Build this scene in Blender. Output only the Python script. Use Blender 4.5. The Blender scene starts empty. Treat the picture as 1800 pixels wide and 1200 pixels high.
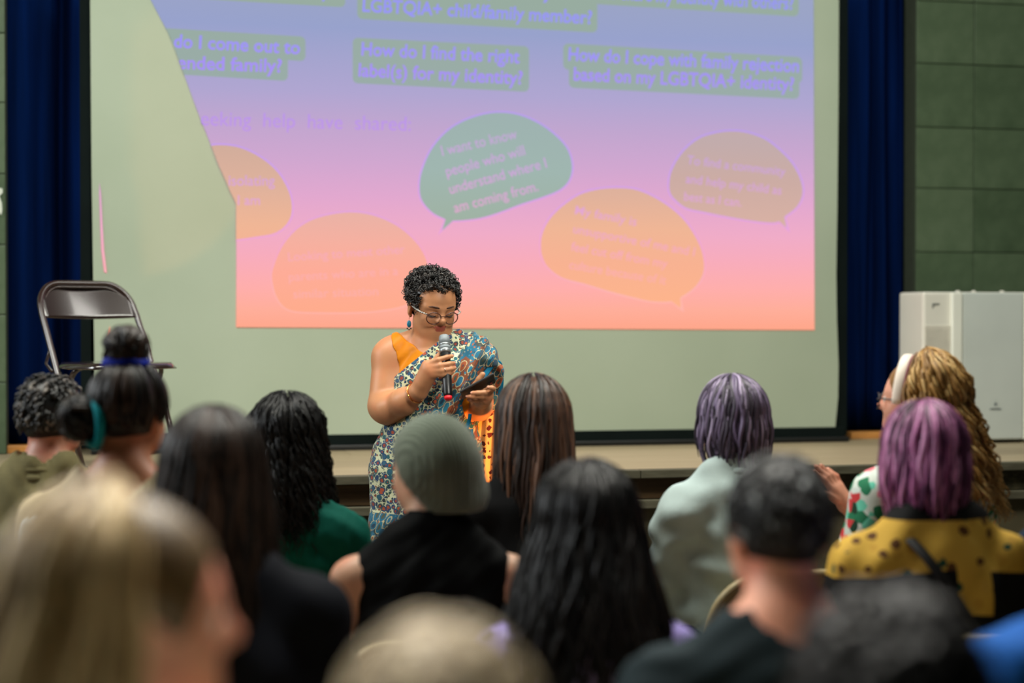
import bpy, bmesh, math, random
import numpy as np
from mathutils import Vector, Matrix

S = bpy.context.scene
C = S.collection
random.seed(7)
PI = math.pi

# ------------------------------------------------------------------ camera
FPX = 3000.0                       # focal length in pixels of the 1800 px wide frame (60 mm on full frame)
CAM_Z = 1.45
YAW = math.radians(13.0)           # the camera looks a little to the right of the stage axis
PITCH = math.radians(0.764)
cam = bpy.data.cameras.new('camera')
cam.sensor_width = 36.0
cam.lens = 60.0
cam.clip_start = 0.05
cam.dof.use_dof = True
cam.dof.focus_distance = 5.88
cam.dof.aperture_fstop = 1.35
cam.dof.aperture_blades = 0
cam_o = bpy.data.objects.new('camera', cam)
cam_o.location = (0, 0, CAM_Z)
cam_o.rotation_euler = (PI / 2 - PITCH, 0, -YAW)
C.objects.link(cam_o)
S.camera = cam_o

# ------------------------------------------------------------------ world, exposure, large lights
S.view_settings.view_transform = 'Standard'
S.view_settings.look = 'None'
S.view_settings.exposure = 0.0
S.view_settings.gamma = 1.0
S.view_settings.use_curve_mapping = False
w = bpy.data.worlds.new('hall_ambient')
S.world = w
w.use_nodes = True
w.node_tree.nodes['Background'].inputs[0].default_value = (0.55, 0.72, 0.62, 1)
w.node_tree.nodes['Background'].inputs[1].default_value = 0.02


def area(name, loc, target, sx, sy, power, col):
    l = bpy.data.lights.new(name, 'AREA')
    l.shape = 'RECTANGLE'
    l.size, l.size_y = sx, sy
    l.energy = power
    l.color = col
    o = bpy.data.objects.new(name, l)
    o.location = loc
    o.rotation_euler = (Vector(target) - Vector(loc)).to_track_quat('-Z', 'Y').to_euler()
    C.objects.link(o)
    return o


area('ceiling_lights_front', (0.7, 5.0, 4.2), (0.7, 4.8, 0), 5.0, 1.0, 190, (1.0, 0.97, 0.88))
area('stage_wash', (1.5, 4.6, 4.6), (1.5, 8.0, 1.6), 5.5, 1.0, 85, (0.92, 1.0, 0.86))
area('high_windows_left', (-4.4, 5.6, 3.4), (0.4, 4.4, 1.0), 2.6, 1.6, 170, (0.93, 0.98, 1.0))
area('ceiling_lights_hall', (-0.1, 3.0, 3.6), (-0.1, 1.3, 0.0), 4.0, 0.7, 95, (1.0, 0.97, 0.88)).data.spread = math.radians(85)


fs = area('added_front_fill', (1.9, 2.4, 3.2), (1.0, 5.6, 1.2), 0.5, 0.4, 2.6, (1.0, 0.95, 0.86))  # added fill to brighten the speaker's face, not a known fixture
fs.data.spread = math.radians(30)

area('ceiling_light_right', (2.4, 6.4, 4.3), (2.2, 6.0, 0.0), 1.3, 0.8, 24, (1.0, 0.97, 0.9))


# ------------------------------------------------------------------ helpers
def lin(c):
    r = []
    for v in c[:3]:
        v = v / 255.0
        r.append(v / 12.92 if v <= 0.04045 else ((v + 0.055) / 1.055) ** 2.4)
    return (r[0], r[1], r[2], 1.0)


_f = Vector((math.sin(YAW) * math.cos(PITCH), math.cos(YAW) * math.cos(PITCH), -math.sin(PITCH)))
_u = Vector((math.sin(YAW) * math.sin(PITCH), math.cos(YAW) * math.sin(PITCH), math.cos(PITCH)))
_r = Vector((math.cos(YAW), -math.sin(YAW), 0))
EYE = Vector((0, 0, CAM_Z))


def ray(px, py):
    return _f + _r * ((px - 900) / FPX) - _u * ((py - 600) / FPX)


def at(px, py, d):                 # point at a depth d
    return EYE + ray(px, py) * d


def on_y(px, py, Y):               # point on a plane parallel to the stage front
    v = ray(px, py)
    return EYE + v * (Y / v.y)


def on_z(px, py, Z):
    v = ray(px, py)
    return EYE + v * ((Z - CAM_Z) / v.z)


def tag(o, label=None, cat=None, group=None, kind=None):
    if label: o['label'] = label
    if cat: o['category'] = cat
    if group: o['group'] = group
    if kind: o['kind'] = kind
    return o


def empty(name, loc=(0, 0, 0), rz=0.0, label=None, cat=None, group=None, kind=None):
    o = bpy.data.objects.new(name, None)
    o.empty_display_size = 0.1
    o.location = loc
    o.rotation_euler = (0, 0, rz)
    C.objects.link(o)
    return tag(o, label, cat, group, kind)


def mk(name, V, F, mats, parent=None, smooth=True, midx=None, attr=None):
    me = bpy.data.meshes.new(name)
    V = np.asarray(V, dtype=np.float32)
    me.from_pydata(V, [], F)
    if not isinstance(mats, (list, tuple)): mats = [mats]
    for m in mats: me.materials.append(m)
    if midx is not None:
        me.polygons.foreach_set('material_index', np.asarray(midx, dtype=np.int32))
    if smooth:
        me.polygons.foreach_set('use_smooth', np.ones(len(me.polygons), dtype=bool))
    if attr is not None:
        a = me.attributes.new('tone', 'FLOAT', 'POINT')
        a.data.foreach_set('value', np.asarray(attr, dtype=np.float32))
    me.update()
    o = bpy.data.objects.new(name, me)
    C.objects.link(o)
    if parent is not None: o.parent = parent
    return o


class MB:
    """collects simple shapes into one mesh"""
    def __init__(s):
        s.V, s.F, s.T = [], [], []

    def add(s, vs, fs, tone=0.5):
        b = len(s.V)
        s.V += [tuple(v) for v in vs]
        s.F += [tuple(i + b for i in f) for f in fs]
        s.T += [tone] * len(vs)

    def box(s, lo, hi, M=None, bev=0.0):
        bm = bmesh.new()
        bmesh.ops.create_cube(bm, size=1.0)
        lo, hi = Vector(lo), Vector(hi)
        c, d = (lo + hi) / 2, hi - lo
        for v in bm.verts:
            v.co = Vector((v.co.x * d.x + c.x, v.co.y * d.y + c.y, v.co.z * d.z + c.z))
        if bev > 0:
            bmesh.ops.bevel(bm, geom=list(bm.edges), offset=bev, segments=2, profile=0.5, affect='EDGES')
        bm.verts.index_update()
        vs = [(M @ v.co) if M is not None else v.co.copy() for v in bm.verts]
        s.add(vs, [[v.index for v in f.verts] for f in bm.faces])
        bm.free()
        return s

    def tube(s, pts, rad, n=8, closed=False, ups=None, flat=1.0, tone=0.5, caps=True):
        pts = [Vector(p) for p in pts]
        N = len(pts)
        if not hasattr(rad, '__len__'): rad = [rad] * N
        vs, fs = [], []
        prev = None
        for i, p in enumerate(pts):
            if closed: t = pts[(i + 1) % N] - pts[i - 1]
            else: t = pts[min(i + 1, N - 1)] - pts[max(i - 1, 0)]
            t = t.normalized() if t.length > 1e-9 else Vector((0, 0, 1))
            if ups is not None: a = Vector(ups[i])
            elif prev is not None: a = prev
            else: a = Vector((0, 0, 1)) if abs(t.z) < 0.9 else Vector((1, 0, 0))
            a = a - t * a.dot(t)
            if a.length < 1e-6: a = t.orthogonal()
            a.normalize()
            prev = a
            b = t.cross(a)
            for k in range(n):
                q = 2 * PI * k / n
                vs.append(p + a * (math.cos(q) * rad[i] * flat) + b * (math.sin(q) * rad[i]))
        M = N if closed else N - 1
        for i in range(M):
            j = (i + 1) % N
            for k in range(n):
                l = (k + 1) % n
                fs.append((i * n + k, i * n + l, j * n + l, j * n + k))
        if not closed and caps:
            fs.append(tuple(range(n - 1, -1, -1)))
            fs.append(tuple((N - 1) * n + k for k in range(n)))
        s.add(vs, fs, tone)
        return s

    def lathe(s, prof, n=24, M=None, caps=True):
        vs, fs = [], []
        for (r, z) in prof:
            for k in range(n):
                q = 2 * PI * k / n
                v = Vector((r * math.cos(q), r * math.sin(q), z))
                vs.append(M @ v if M is not None else v)
        for i in range(len(prof) - 1):
            for k in range(n):
                l = (k + 1) % n
                fs.append((i * n + k, i * n + l, (i + 1) * n + l, (i + 1) * n + k))
        if caps:
            fs.append(tuple(range(n - 1, -1, -1)))
            fs.append(tuple((len(prof) - 1) * n + k for k in range(n)))
        s.add(vs, fs)
        return s

    def ell(s, c, r, M=None, n=12, m=8):
        prof = []
        vs, fs = [], []
        for i in range(m + 1):
            th = PI * i / m
            for k in range(n):
                q = 2 * PI * k / n
                v = Vector((r[0] * math.sin(th) * math.cos(q), r[1] * math.sin(th) * math.sin(q), r[2] * math.cos(th)))
                v = (M @ v if M is not None else v) + Vector(c)
                vs.append(v)
        for i in range(m):
            for k in range(n):
                l = (k + 1) % n
                fs.append((i * n + k, (i + 1) * n + k, (i + 1) * n + l, i * n + l))
        s.add(vs, fs)
        return s

    def build(s, name, m, parent=None, smooth=True, tone=False):
        return mk(name, s.V, s.F, m, parent, smooth, None, s.T if tone else None)


def pipe(pts, r=0.1, k=6):
    """round the corners of a polyline"""
    pts = [Vector(p) for p in pts]
    out = [pts[0]]
    for i in range(1, len(pts) - 1):
        a, b, c = pts[i - 1], pts[i], pts[i + 1]
        d1, d2 = (a - b), (c - b)
        q = min(r, d1.length * 0.49, d2.length * 0.49)
        p1, p2 = b + d1.normalized() * q, b + d2.normalized() * q
        for j in range(k + 1):
            t = j / k
            out.append(p1 * (1 - t) ** 2 + b * 2 * t * (1 - t) + p2 * t * t)
    out.append(pts[-1])
    return out


# ------------------------------------------------------------------ materials
class NT:
    def __init__(s, name):
        s.m = bpy.data.materials.new(name)
        s.m.use_nodes = True
        s.t = s.m.node_tree
        s.bs = s.t.nodes['Principled BSDF']
        s.out = s.t.nodes['Material Output']

    def n(s, typ, **kw):
        o = s.t.nodes.new(typ)
        for k, v in kw.items():
            if k.startswith('i_'):
                key = k[2:]
                o.inputs[int(key) if key.isdigit() else key].default_value = v
            else: setattr(o, k, v)
        return o

    def l(s, a, b): s.t.links.new(a, b)

    def coords(s, scale=(1, 1, 1), rot=(0, 0, 0), loc=(0, 0, 0), kind='Object'):
        tc = s.n('ShaderNodeTexCoord')
        mp = s.n('ShaderNodeMapping')
        mp.inputs['Scale'].default_value = scale
        mp.inputs['Rotation'].default_value = rot
        mp.inputs['Location'].default_value = loc
        s.l(tc.outputs[kind], mp.inputs[0])
        return mp.outputs[0]

    def noise(s, scale=5.0, detail=3.0, vec=None, rough=0.5):
        o = s.n('ShaderNodeTexNoise')
        o.inputs['Scale'].default_value = scale
        o.inputs['Detail'].default_value = detail
        o.inputs['Roughness'].default_value = rough
        if vec is not None: s.l(vec, o.inputs['Vector'])
        return o.outputs[0]

    def ramp(s, fac, stops, interp='LINEAR'):
        o = s.n('ShaderNodeValToRGB')
        cr = o.color_ramp
        cr.interpolation = interp
        while len(cr.elements) < len(stops): cr.elements.new(0.5)
        for e, (p, c) in zip(cr.elements, stops):
            e.position = p
            e.color = c if len(c) == 4 else lin(c)
        s.l(fac, o.inputs[0])
        return o.outputs[0]

    def mix(s, fac, a, b, mode='MIX'):
        o = s.n('ShaderNodeMix', data_type='RGBA', blend_type=mode)
        for v, idx in ((fac, 0), (a, 6), (b, 7)):
            if hasattr(v, 'is_output'): s.l(v, o.inputs[idx])
            else: o.inputs[idx].default_value = v
        return o.outputs[2]

    def math(s, op, a, b=0.0):
        o = s.n('ShaderNodeMath', operation=op)
        for v, i in ((a, 0), (b, 1)):
            if hasattr(v, 'is_output'): s.l(v, o.inputs[i])
            else: o.inputs[i].default_value = v
        return o.outputs[0]

    def bump(s, h, strength=0.3, dist=0.002):
        o = s.n('ShaderNodeBump')
        o.inputs['Strength'].default_value = strength
        o.inputs['Distance'].default_value = dist
        s.l(h, o.inputs['Height'])
        s.l(o.outputs[0], s.bs.inputs['Normal'])

    def base(s, c):
        if hasattr(c, 'is_output'): s.l(c, s.bs.inputs['Base Color'])
        else: s.bs.inputs['Base Color'].default_value = c

    def set(s, rough=0.6, metal=0.0, spec=0.5, sheen=0.0):
        s.bs.inputs['Roughness'].default_value = rough
        s.bs.inputs['Metallic'].default_value = metal
        s.bs.inputs['Specular IOR Level'].default_value = spec
        s.bs.inputs['Sheen Weight'].default_value = sheen
        return s


def plain(name, rgb, rough=0.5, metal=0.0, var=0.12, scale=8.0, bump=0.0, spec=0.5, bscale=None, sheen=0.0):
    t = NT(name).set(rough, metal, spec, sheen)
    v = t.coords()
    n = t.noise(scale, 4, v)
    c = lin(rgb)
    d = tuple(x * (1 - var) for x in c[:3]) + (1,)
    e = tuple(min(1, x * (1 + var)) for x in c[:3]) + (1,)
    t.base(t.ramp(n, [(0.3, d), (0.7, e)]))
    if bump:
        t.bump(t.noise(bscale or scale * 12, 3, v), bump, 0.003)
    return t.m


def emis(name, node_color=None, rgb=None, strength=1.0):
    t = NT(name)
    t.t.nodes.remove(t.bs)
    e = t.n('ShaderNodeEmission')
    e.inputs[1].default_value = strength
    if rgb is not None: e.inputs[0].default_value = lin(rgb)
    t.l(e.outputs[0], t.out.inputs[0])
    return t, e


def fabric(name, rgb, rough=0.85, var=0.15, weave=700.0, bump=0.25, fold=9.0):
    t = NT(name).set(rough, 0, 0.12, 0.0)
    v = t.coords()
    n = t.noise(fold, 4, v)
    c = lin(rgb)
    d = tuple(x * (1 - var) for x in c[:3]) + (1,)
    e = tuple(min(1, x * (1 + var)) for x in c[:3]) + (1,)
    t.base(t.ramp(n, [(0.3, d), (0.7, e)]))
    h = t.math('ADD', t.noise(weave, 2, v), t.math('MULTIPLY', t.noise(40, 3, v), 2.0))
    t.bump(h, bump, 0.002)
    return t.m


def hair_mat(name, stops, rough=0.42, spec=0.5):
    t = NT(name).set(rough, 0, spec)
    a = t.n('ShaderNodeAttribute', attribute_name='tone')
    v = t.coords((1, 1, 0.15))
    n = t.noise(160, 2, v)
    f = t.math('ADD', a.outputs['Fac'], t.math('MULTIPLY', t.math('SUBTRACT', n, 0.5), 0.35))
    t.base(t.ramp(f, stops))
    t.bump(n, 0.35, 0.002)
    return t.m


def skin_mat(name, rgb, red=0.25):
    t = NT(name).set(0.46, 0, 0.4)
    v = t.coords()
    c = lin(rgb)
    r = (min(1, c[0] * 1.04), c[1] * (1 - red * 0.45), c[2] * (1 - red * 0.5), 1)
    d = tuple(x * 0.9 for x in c[:3]) + (1,)
    n = t.noise(14, 4, v)
    t.base(t.ramp(n, [(0.3, d), (0.5, c), (0.75, r)]))
    t.bump(t.noise(420, 3, v), 0.06, 0.001)
    return t.m


# ------------------------------------------------------------------ the setting: floor, stage, walls
STAGE_Z = 0.85
Y_LIP = 6.53
Y_SCR = 7.74
Y_WALL = 7.86

m_floor = plain('hall_floor_vinyl', (96, 92, 82), 0.35, 0, 0.1, 3.0, 0.05)
fl = MB().box((-6, -1.5, -0.05), (7, 12.0, 0.0)).build('floor', m_floor, smooth=False)
tag(fl, kind='structure')

# stage floor: long boards running along the stage, slightly uneven joints
t = NT('stage_boards').set(0.5, 0, 0.35)
v = t.coords((0.7, 9, 9))
g = t.noise(3.0, 6, v, 0.6)
oi = t.n('ShaderNodeObjectInfo')
f = t.math('ADD', t.math('MULTIPLY', g, 0.55), t.math('MULTIPLY', oi.outputs['Random'], 0.45))
t.base(t.ramp(f, [(0.1, (130, 117, 93)), (0.5, (156, 141, 113)), (0.9, (176, 160, 131))]))
t.bump(g, 0.1, 0.002)
m_board = t.m
stage = empty('stage', (0, 0, 0), kind='structure')
nb = 7
bw = (Y_WALL + 0.9 - Y_LIP) / nb
for i in range(nb):
    y0 = Y_LIP + i * bw
    for k, (xa, xb) in enumerate(((-4.0, -1.1), (-1.1, 1.35), (1.35, 3.6), (3.6, 6.0))):
        off = 0.35 * ((i * 7) % 3 - 1)
        a = xa + (off if k else 0)
        b = xb + (off if k < 3 else 0)
        MB().box((a + 0.001, y0 + 0.001, STAGE_Z - 0.03), (b - 0.001, y0 + bw - 0.001, STAGE_Z), None, 0.0012).build('board', m_board, stage, False)

# stage front: lip boards over a recessed band, a ledge and a plastered face
t = NT('lip_paint').set(0.55, 0, 0.3)
v = t.coords((1, 6, 6))
n = t.noise(9, 5, v)
t.base(t.ramp(n, [(0.25, (72, 68, 54)), (0.6, (92, 88, 72)), (0.9, (108, 104, 86))]))
t.bump(n, 0.2, 0.002)
m_lip = t.m
for (a, b) in ((-4.0, -0.35), (-0.35, 2.02), (2.02, 4.1), (4.1, 6.0)):
    MB().box((a + 0.0015, Y_LIP - 0.055, STAGE_Z - 0.034), (b - 0.0015, Y_LIP - 0.001, STAGE_Z), None, 0.003).build('lip_board', m_lip, stage, False)
t = NT('stage_front_wood').set(0.6, 0, 0.3)
v = t.coords((0.8, 5, 14))
n = t.noise(3, 6, v, 0.65)
pos = t.n('ShaderNodeTexCoord')
sx = t.n('ShaderNodeSeparateXYZ')
t.l(pos.outputs['Object'], sx.inputs[0])
woodc = t.ramp(n, [(0.25, (52, 40, 24)), (0.55, (78, 58, 36)), (0.85, (98, 76, 48))])
stonec = t.ramp(t.noise(26, 6, t.coords((1, 1, 1.6)), 0.7), [(0.3, (38, 34, 24)), (0.55, (70, 64, 46)), (0.8, (104, 96, 72))])
mx = t.n('ShaderNodeMapRange')
mx.inputs[1].default_value = 2.75
mx.inputs[2].default_value = 2.95
t.l(sx.outputs[0], mx.inputs[0])
t.base(t.mix(mx.outputs[0], woodc, stonec))
t.bump(n, 0.4, 0.004)
m_front = t.m
m_plaster = plain('stage_plaster', (86, 78, 58), 0.8, 0, 0.22, 5, 0.3, 0.2, 60)
zc = STAGE_Z - 0.034
for (za, zb, yo, m) in ((zc - 0.085, zc - 0.001, 0.0, m_front), (zc - 0.122, zc - 0.087, -0.025, m_lip), (0.0, zc - 0.124, 0.005, m_plaster)):
    for (a, b) in ((-4.0, -0.9), (-0.9, 1.0), (1.0, 2.75), (2.75, 4.3), (4.3, 6.0)):
        MB().box((a + 0.001, Y_LIP + yo - 0.02, za), (b - 0.001, Y_LIP + 0.04, zb), None, 0.003).build('front_panel', m, stage, False)

# dark backdrop behind the screen
m_black = plain('backdrop_cloth', (14, 26, 22), 0.95, 0, 0.15, 3, 0.1, 0.1)
bk = MB().box((-3.6, 8.55, 0.0), (6.0, 8.6, 4.2)).build('wall_back', m_black, smooth=False)
tag(bk, kind='structure')

# tiled proscenium walls on both sides, every tile its own piece
def tile_mat():
    t = NT('glazed_wall_tile').set(0.4, 0, 0.35)
    v = t.coords()
    oi = t.n('ShaderNodeObjectInfo')
    n = t.noise(7, 6, v, 0.6)
    f = t.math('ADD', t.math('MULTIPLY', n, 0.7), t.math('MULTIPLY', oi.outputs['Random'], 0.3))
    t.base(t.ramp(f, [(0.25, (64, 80, 58)), (0.5, (82, 98, 74)), (0.78, (98, 112, 88))]))
    sp = t.noise(38, 3, v)
    t.bump(t.math('ADD', n, t.math('MULTIPLY', sp, 0.4)), 0.25, 0.003)
    return t.m
m_tile = tile_mat()
m_grout = plain('tile_grout', (50, 58, 44), 0.9, 0, 0.1, 20)


def tile_wall(name, x0, x1, xs, zs):
    wl = MB().box((x0, Y_WALL + 0.012, 0.0), (x1, Y_WALL + 0.135, 4.0)).build(name, m_grout, smooth=False)
    tag(wl, kind='structure')
    src = {}
    for i in range(len(xs) - 1):
        for j in range(len(zs) - 1):
            wdt, hgt = xs[i + 1] - xs[i], zs[j + 1] - zs[j]
            key = (round(wdt, 3), round(hgt, 3))
            cx, cz = (xs[i] + xs[i + 1]) / 2, (zs[j] + zs[j + 1]) / 2
            if key not in src:
                src[key] = MB().box((-wdt / 2 + 0.002, -0.012, -hgt / 2 + 0.002), (wdt / 2 - 0.002, 0.012, hgt / 2 - 0.002), None, 0.003).build('tile', m_tile, wl, False)
                o = src[key]
            else:
                o = src[key].copy()
                C.objects.link(o)
                o.parent = wl
            jt = random.uniform(-0.0012, 0.0012)
            o.location = (cx, Y_WALL + 0.012 + jt, cz)
    return wl


xa = on_y(1610, 600, Y_WALL).x
xb = on_y(1711, 600, Y_WALL).x
tw = xb - xa
zt = [on_y(1650, p, Y_WALL).z for p in (778, 668, 556, 443, 331, 224, 112, 2)]
zs = [0.0, 0.3, 0.58] + [STAGE_Z] + zt[1:] + [zt[-1] + 0.31, zt[-1] + 0.62]
tile_wall('wall_right', xa, 6.0, [xa + tw * k for k in range(0, 8)], zs)
xl = on_y(11, 600, Y_WALL).x
zl = [STAGE_Z] + [on_y(5, p, Y_WALL).z for p in (672, 553, 430, 305, 180, 58)]
zl = [0.0, 0.3, 0.58] + zl + [zl[-1] + 0.31, zl[-1] + 0.62]
tile_wall('wall_left', -3.6, xl, [xl - 0.3 * k for k in range(4, -1, -1)], zl)

# paper notice on the left wall
mp_ = plain('white_paper', (205, 210, 196), 0.7, 0, 0.05, 10)
pt = [on_y(a, b, Y_WALL - 0.008) for a, b in ((-30, 325), (4, 331), (5, 338), (-1, 345), (3, 356), (4, 370), (2, 378), (-6, 366), (-30, 372))]
V = [tuple(p) for p in pt] + [(p.x, p.y + 0.003, p.z) for p in pt]
k = len(pt)
o = mk('paper_notice', V, [tuple(range(k)), tuple(range(2 * k - 1, k - 1, -1))] + [(i, k + i, k + (i + 1) % k, (i + 1) % k) for i in range(k)], mp_, None, False)
tag(o, 'torn white paper stuck on the green tiled wall at the left edge', 'paper')

# curtains: navy cloth in deep folds
t = NT('navy_curtain').set(0.9, 0, 0.05, 0.0)
v = t.coords((1, 1, 0.05))
t.base(t.ramp(t.noise(20, 3, v), [(0.3, (1, 19, 56)), (0.7, (2, 29, 82))]))
t.bump(t.noise(300, 2, t.coords()), 0.2, 0.002)
m_curt = t.m


def curtain(x0, x1, prof, label):
    nx, nz = 90, 14
    V, F = [], []
    for j in range(nz + 1):
        z = 0.89 + (4.0 - 0.89) * j / nz
        for i in range(nx + 1):
            q = i / nx
            V.append((x0 + (x1 - x0) * q + 0.006 * math.sin(z * 2 + q * 9), Y_WALL + 0.19 + prof(q) + 0.008 * math.sin(z * 1.7 + q * 21), z))
    n1 = nx + 1
    for j in range(nz):
        for i in range(nx):
            F.append((j * n1 + i, j * n1 + i + 1, (j + 1) * n1 + i + 1, (j + 1) * n1 + i))
    o = mk('curtain', V, F, m_curt)
    md = o.modifiers.new('thickness', 'SOLIDIFY')
    md.thickness = 0.006
    tag(o, label, 'curtain', 'navy stage curtains')
    return o


def prof_l(q): return 0.05 * math.sin(q * 2 * PI * 1.5 + 0.9) + 0.012 * math.sin(q * 23) + 0.11 * math.exp(-((q - 0.80) / 0.055) ** 2) - 0.03 * math.exp(-((q - 0.9) / 0.05) ** 2)
def prof_r(q): return 0.03 * math.sin(q * 2 * PI * 1.9 + 3.4) - 0.05 * math.exp(-((q - 0.28) / 0.07) ** 2) + 0.008 * math.sin(q * 27) + (0.08 * max(0.0, min(1.0, (q - 0.40) * 12)))
curtain(on_y(-40, 500, 8.05).x, on_y(144, 500, 8.05).x, prof_l, 'navy stage curtain hanging left of the screen behind the brown folding chair')
curtain(on_y(1488, 500, 8.05).x, on_y(1600, 500, 8.05).x, prof_r, 'navy stage curtain hanging right of the screen beside the tiled wall')
m_trim = plain('orange_wood', (206, 142, 74), 0.5, 0, 0.15, 12, 0.1)
for i, (pa, pb) in enumerate(((10, 142), (1492, 1589))):
    a, b = on_y(pa, 780, 7.93).x, on_y(pb, 780, 7.93).x
    o = MB().box((a, 7.9, STAGE_Z), (b, 7.98, STAGE_Z + 0.034), None, 0.004).build('trim_%d' % (i + 1), m_trim, smooth=False)
    tag(o, kind='structure')

# ------------------------------------------------------------------ projection screen and the projected slide
scr = empty('projection_screen', (0, 0, 0), 0, 'large grey-white projection screen showing a violet to orange slide behind the speaker', 'screen')
t = NT('screen_fabric').set(0.85, 0, 0.2)
v = t.coords()
n = t.noise(1.3, 4, v)
t.base(t.ramp(n, [(0.3, (160, 171, 150)), (0.7, (170, 180, 160))]))
t.bump(t.noise(2.2, 3, v), 0.15, 0.01)
m_scr = t.m
left = [(158, -60), (159, 60), (161, 300), (164, 500), (166, 640), (168, 771)]
right = [(1475, -60), (1474, 150), (1472, 350), (1470, 480), (1471, 560), (1474, 640), (1473, 700), (1468, 752)]


def edge(tab, y):
    for (x0, y0), (x1, y1) in zip(tab, tab[1:]):
        if y <= y1: return x0 + (x1 - x0) * (y - y0) / (y1 - y0)
    return tab[-1][0]


V, F = [], []
NR, NC = 30, 24
for j in range(NR + 1):
    q = j / NR
    for i in range(NC + 1):
        s_ = i / NC
        yl, yr = -60 + q * (771 + 60), -60 + q * (752 + 60)
        xl_, xr_ = edge(left, yl), edge(right, yr)
        p = on_y(xl_ + (xr_ - xl_) * s_, yl + (yr - yl) * s_, Y_SCR)
        V.append(tuple(p))
for j in range(NR):
    for i in range(NC):
        a = j * (NC + 1) + i
        F.append((a, a + NC + 1, a + NC + 2, a + 1))
o = mk('screen_sheet', V, F, m_scr, scr, False)
md = o.modifiers.new('thickness', 'SOLIDIFY')
md.thickness = 0.004
# black bottom border with its weighted batten
m_bord = plain('black_border', (12, 20, 19), 0.9, 0, 0.15, 6, 0, 0.1)
a, b = on_y(168, 771, Y_SCR), on_y(1468, 752, Y_SCR)
zt_ = (a.z + b.z) / 2
MB().box((a.x, Y_SCR - 0.004, STAGE_Z + 0.022), (b.x + 0.05, Y_SCR + 0.016, zt_ + 0.004), None, 0.004).build('bottom_border', m_bord, scr, False)
MB().box((a.x - 0.02, Y_SCR - 0.012, STAGE_Z + 0.0005), (b.x + 0.07, Y_SCR + 0.02, STAGE_Z + 0.026), None, 0.006).build('batten', plain('black_batten', (6, 8, 8), 0.5), scr, False)
# black side borders
for (pa, pb) in ((141, 160), (1471, 1489)):
    xa_, xb_ = on_y(pa, 400, Y_SCR + 0.02).x, on_y(pb, 400, Y_SCR + 0.02).x
    MB().box((xa_, Y_SCR + 0.012, STAGE_Z + 0.03), (xb_, Y_SCR + 0.024, 3.6), None, 0.003).build('side_border', m_bord, scr, False)


def z_at(py): return on_y(900, py, Y_SCR).z


def grad(name, stops, gain=1.0):
    t, e = emis(name)
    g = t.n('ShaderNodeNewGeometry')
    s_ = t.n('ShaderNodeSeparateXYZ')
    t.l(g.outputs['Position'], s_.inputs[0])
    mr = t.n('ShaderNodeMapRange')
    mr.inputs[1].default_value = z_at(0)
    mr.inputs[2].default_value = z_at(600)
    t.l(s_.outputs[2], mr.inputs[0])
    c = t.ramp(mr.outputs[0], [(p / 600.0, col) for p, col in stops])
    t.l(c, e.inputs[0])
    e.inputs[1].default_value = gain
    return t.m


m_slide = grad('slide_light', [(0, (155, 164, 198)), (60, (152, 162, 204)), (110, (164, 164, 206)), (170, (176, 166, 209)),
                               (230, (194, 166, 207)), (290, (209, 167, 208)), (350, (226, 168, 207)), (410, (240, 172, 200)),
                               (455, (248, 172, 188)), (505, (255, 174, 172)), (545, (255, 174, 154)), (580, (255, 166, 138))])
m_cap = grad('caption_light', [(0, (152, 172, 160)), (150, (154, 172, 168)), (200, (156, 172, 170)), (600, (156, 172, 170))])
m_teal = grad('green_bubble_light', [(0, (158, 178, 170)), (200, (158, 178, 176)), (300, (160, 182, 176)), (400, (160, 178, 162)), (600, (160, 178, 160))])
m_tan = grad('tan_bubble_light', [(0, (196, 172, 172)), (240, (194, 172, 172)), (310, (204, 172, 164)), (400, (218, 178, 164)), (600, (225, 178, 160))])
m_org = grad('orange_bubble_light', [(0, (205, 172, 158)), (250, (206, 172, 156)), (340, (224, 178, 156)), (400, (240, 182, 150)), (460, (248, 178, 146)), (530, (254, 180, 140)), (600, (255, 172, 138))])
m_org2 = grad('peach_bubble_light', [(0, (232, 178, 166)), (380, (234, 178, 166)), (430, (246, 176, 160)), (480, (254, 172, 152)), (540, (255, 172, 142)), (600, (255, 168, 136))])
m_line = grad('bubble_outline_light', [(0, (178, 150, 246)), (220, (188, 156, 244)), (300, (204, 160, 244)), (380, (226, 162, 232)), (450, (246, 168, 206)), (520, (255, 184, 178)), (600, (255, 180, 165))])
m_ltr = grad('caption_lettering_light', [(0, (152, 150, 246)), (70, (154, 150, 250)), (130, (168, 144, 248)), (180, (170, 150, 245)), (600, (180, 150, 240))])
m_ltr2 = grad('heading_lettering_light', [(0, (184, 150, 236)), (200, (186, 148, 238)), (240, (192, 150, 236)), (600, (200, 150, 230))])
m_ltr3 = grad('bubble_lettering_light', [(0, (200, 168, 222)), (230, (196, 168, 216)), (300, (208, 164, 220)), (370, (228, 168, 210)), (440, (246, 172, 190)), (480, (252, 176, 176)), (600, (255, 176, 160))])

shadow_edge = [(262, -60), (265, 0), (300, 66), (345, 190), (372, 258), (385, 292), (398, 320), (404, 335), (415, 357), (415, 700)]  # speaker's cast shadow, built in as the cut-off line of the glowing shapes


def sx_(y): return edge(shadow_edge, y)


slide = None


def flat(name, pts, m, lay, parent, clip=True):
    """a flat figure of light on the screen; pts in picture order"""
    q = []
    for (x, y) in pts:
        if clip: x = max(x, sx_(y))
        q.append(tuple(on_y(x, y, Y_SCR - 0.0035 - 0.0010 * lay)))
    return mk(name, q, [tuple(range(len(q)))], m, parent, False)


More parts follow.
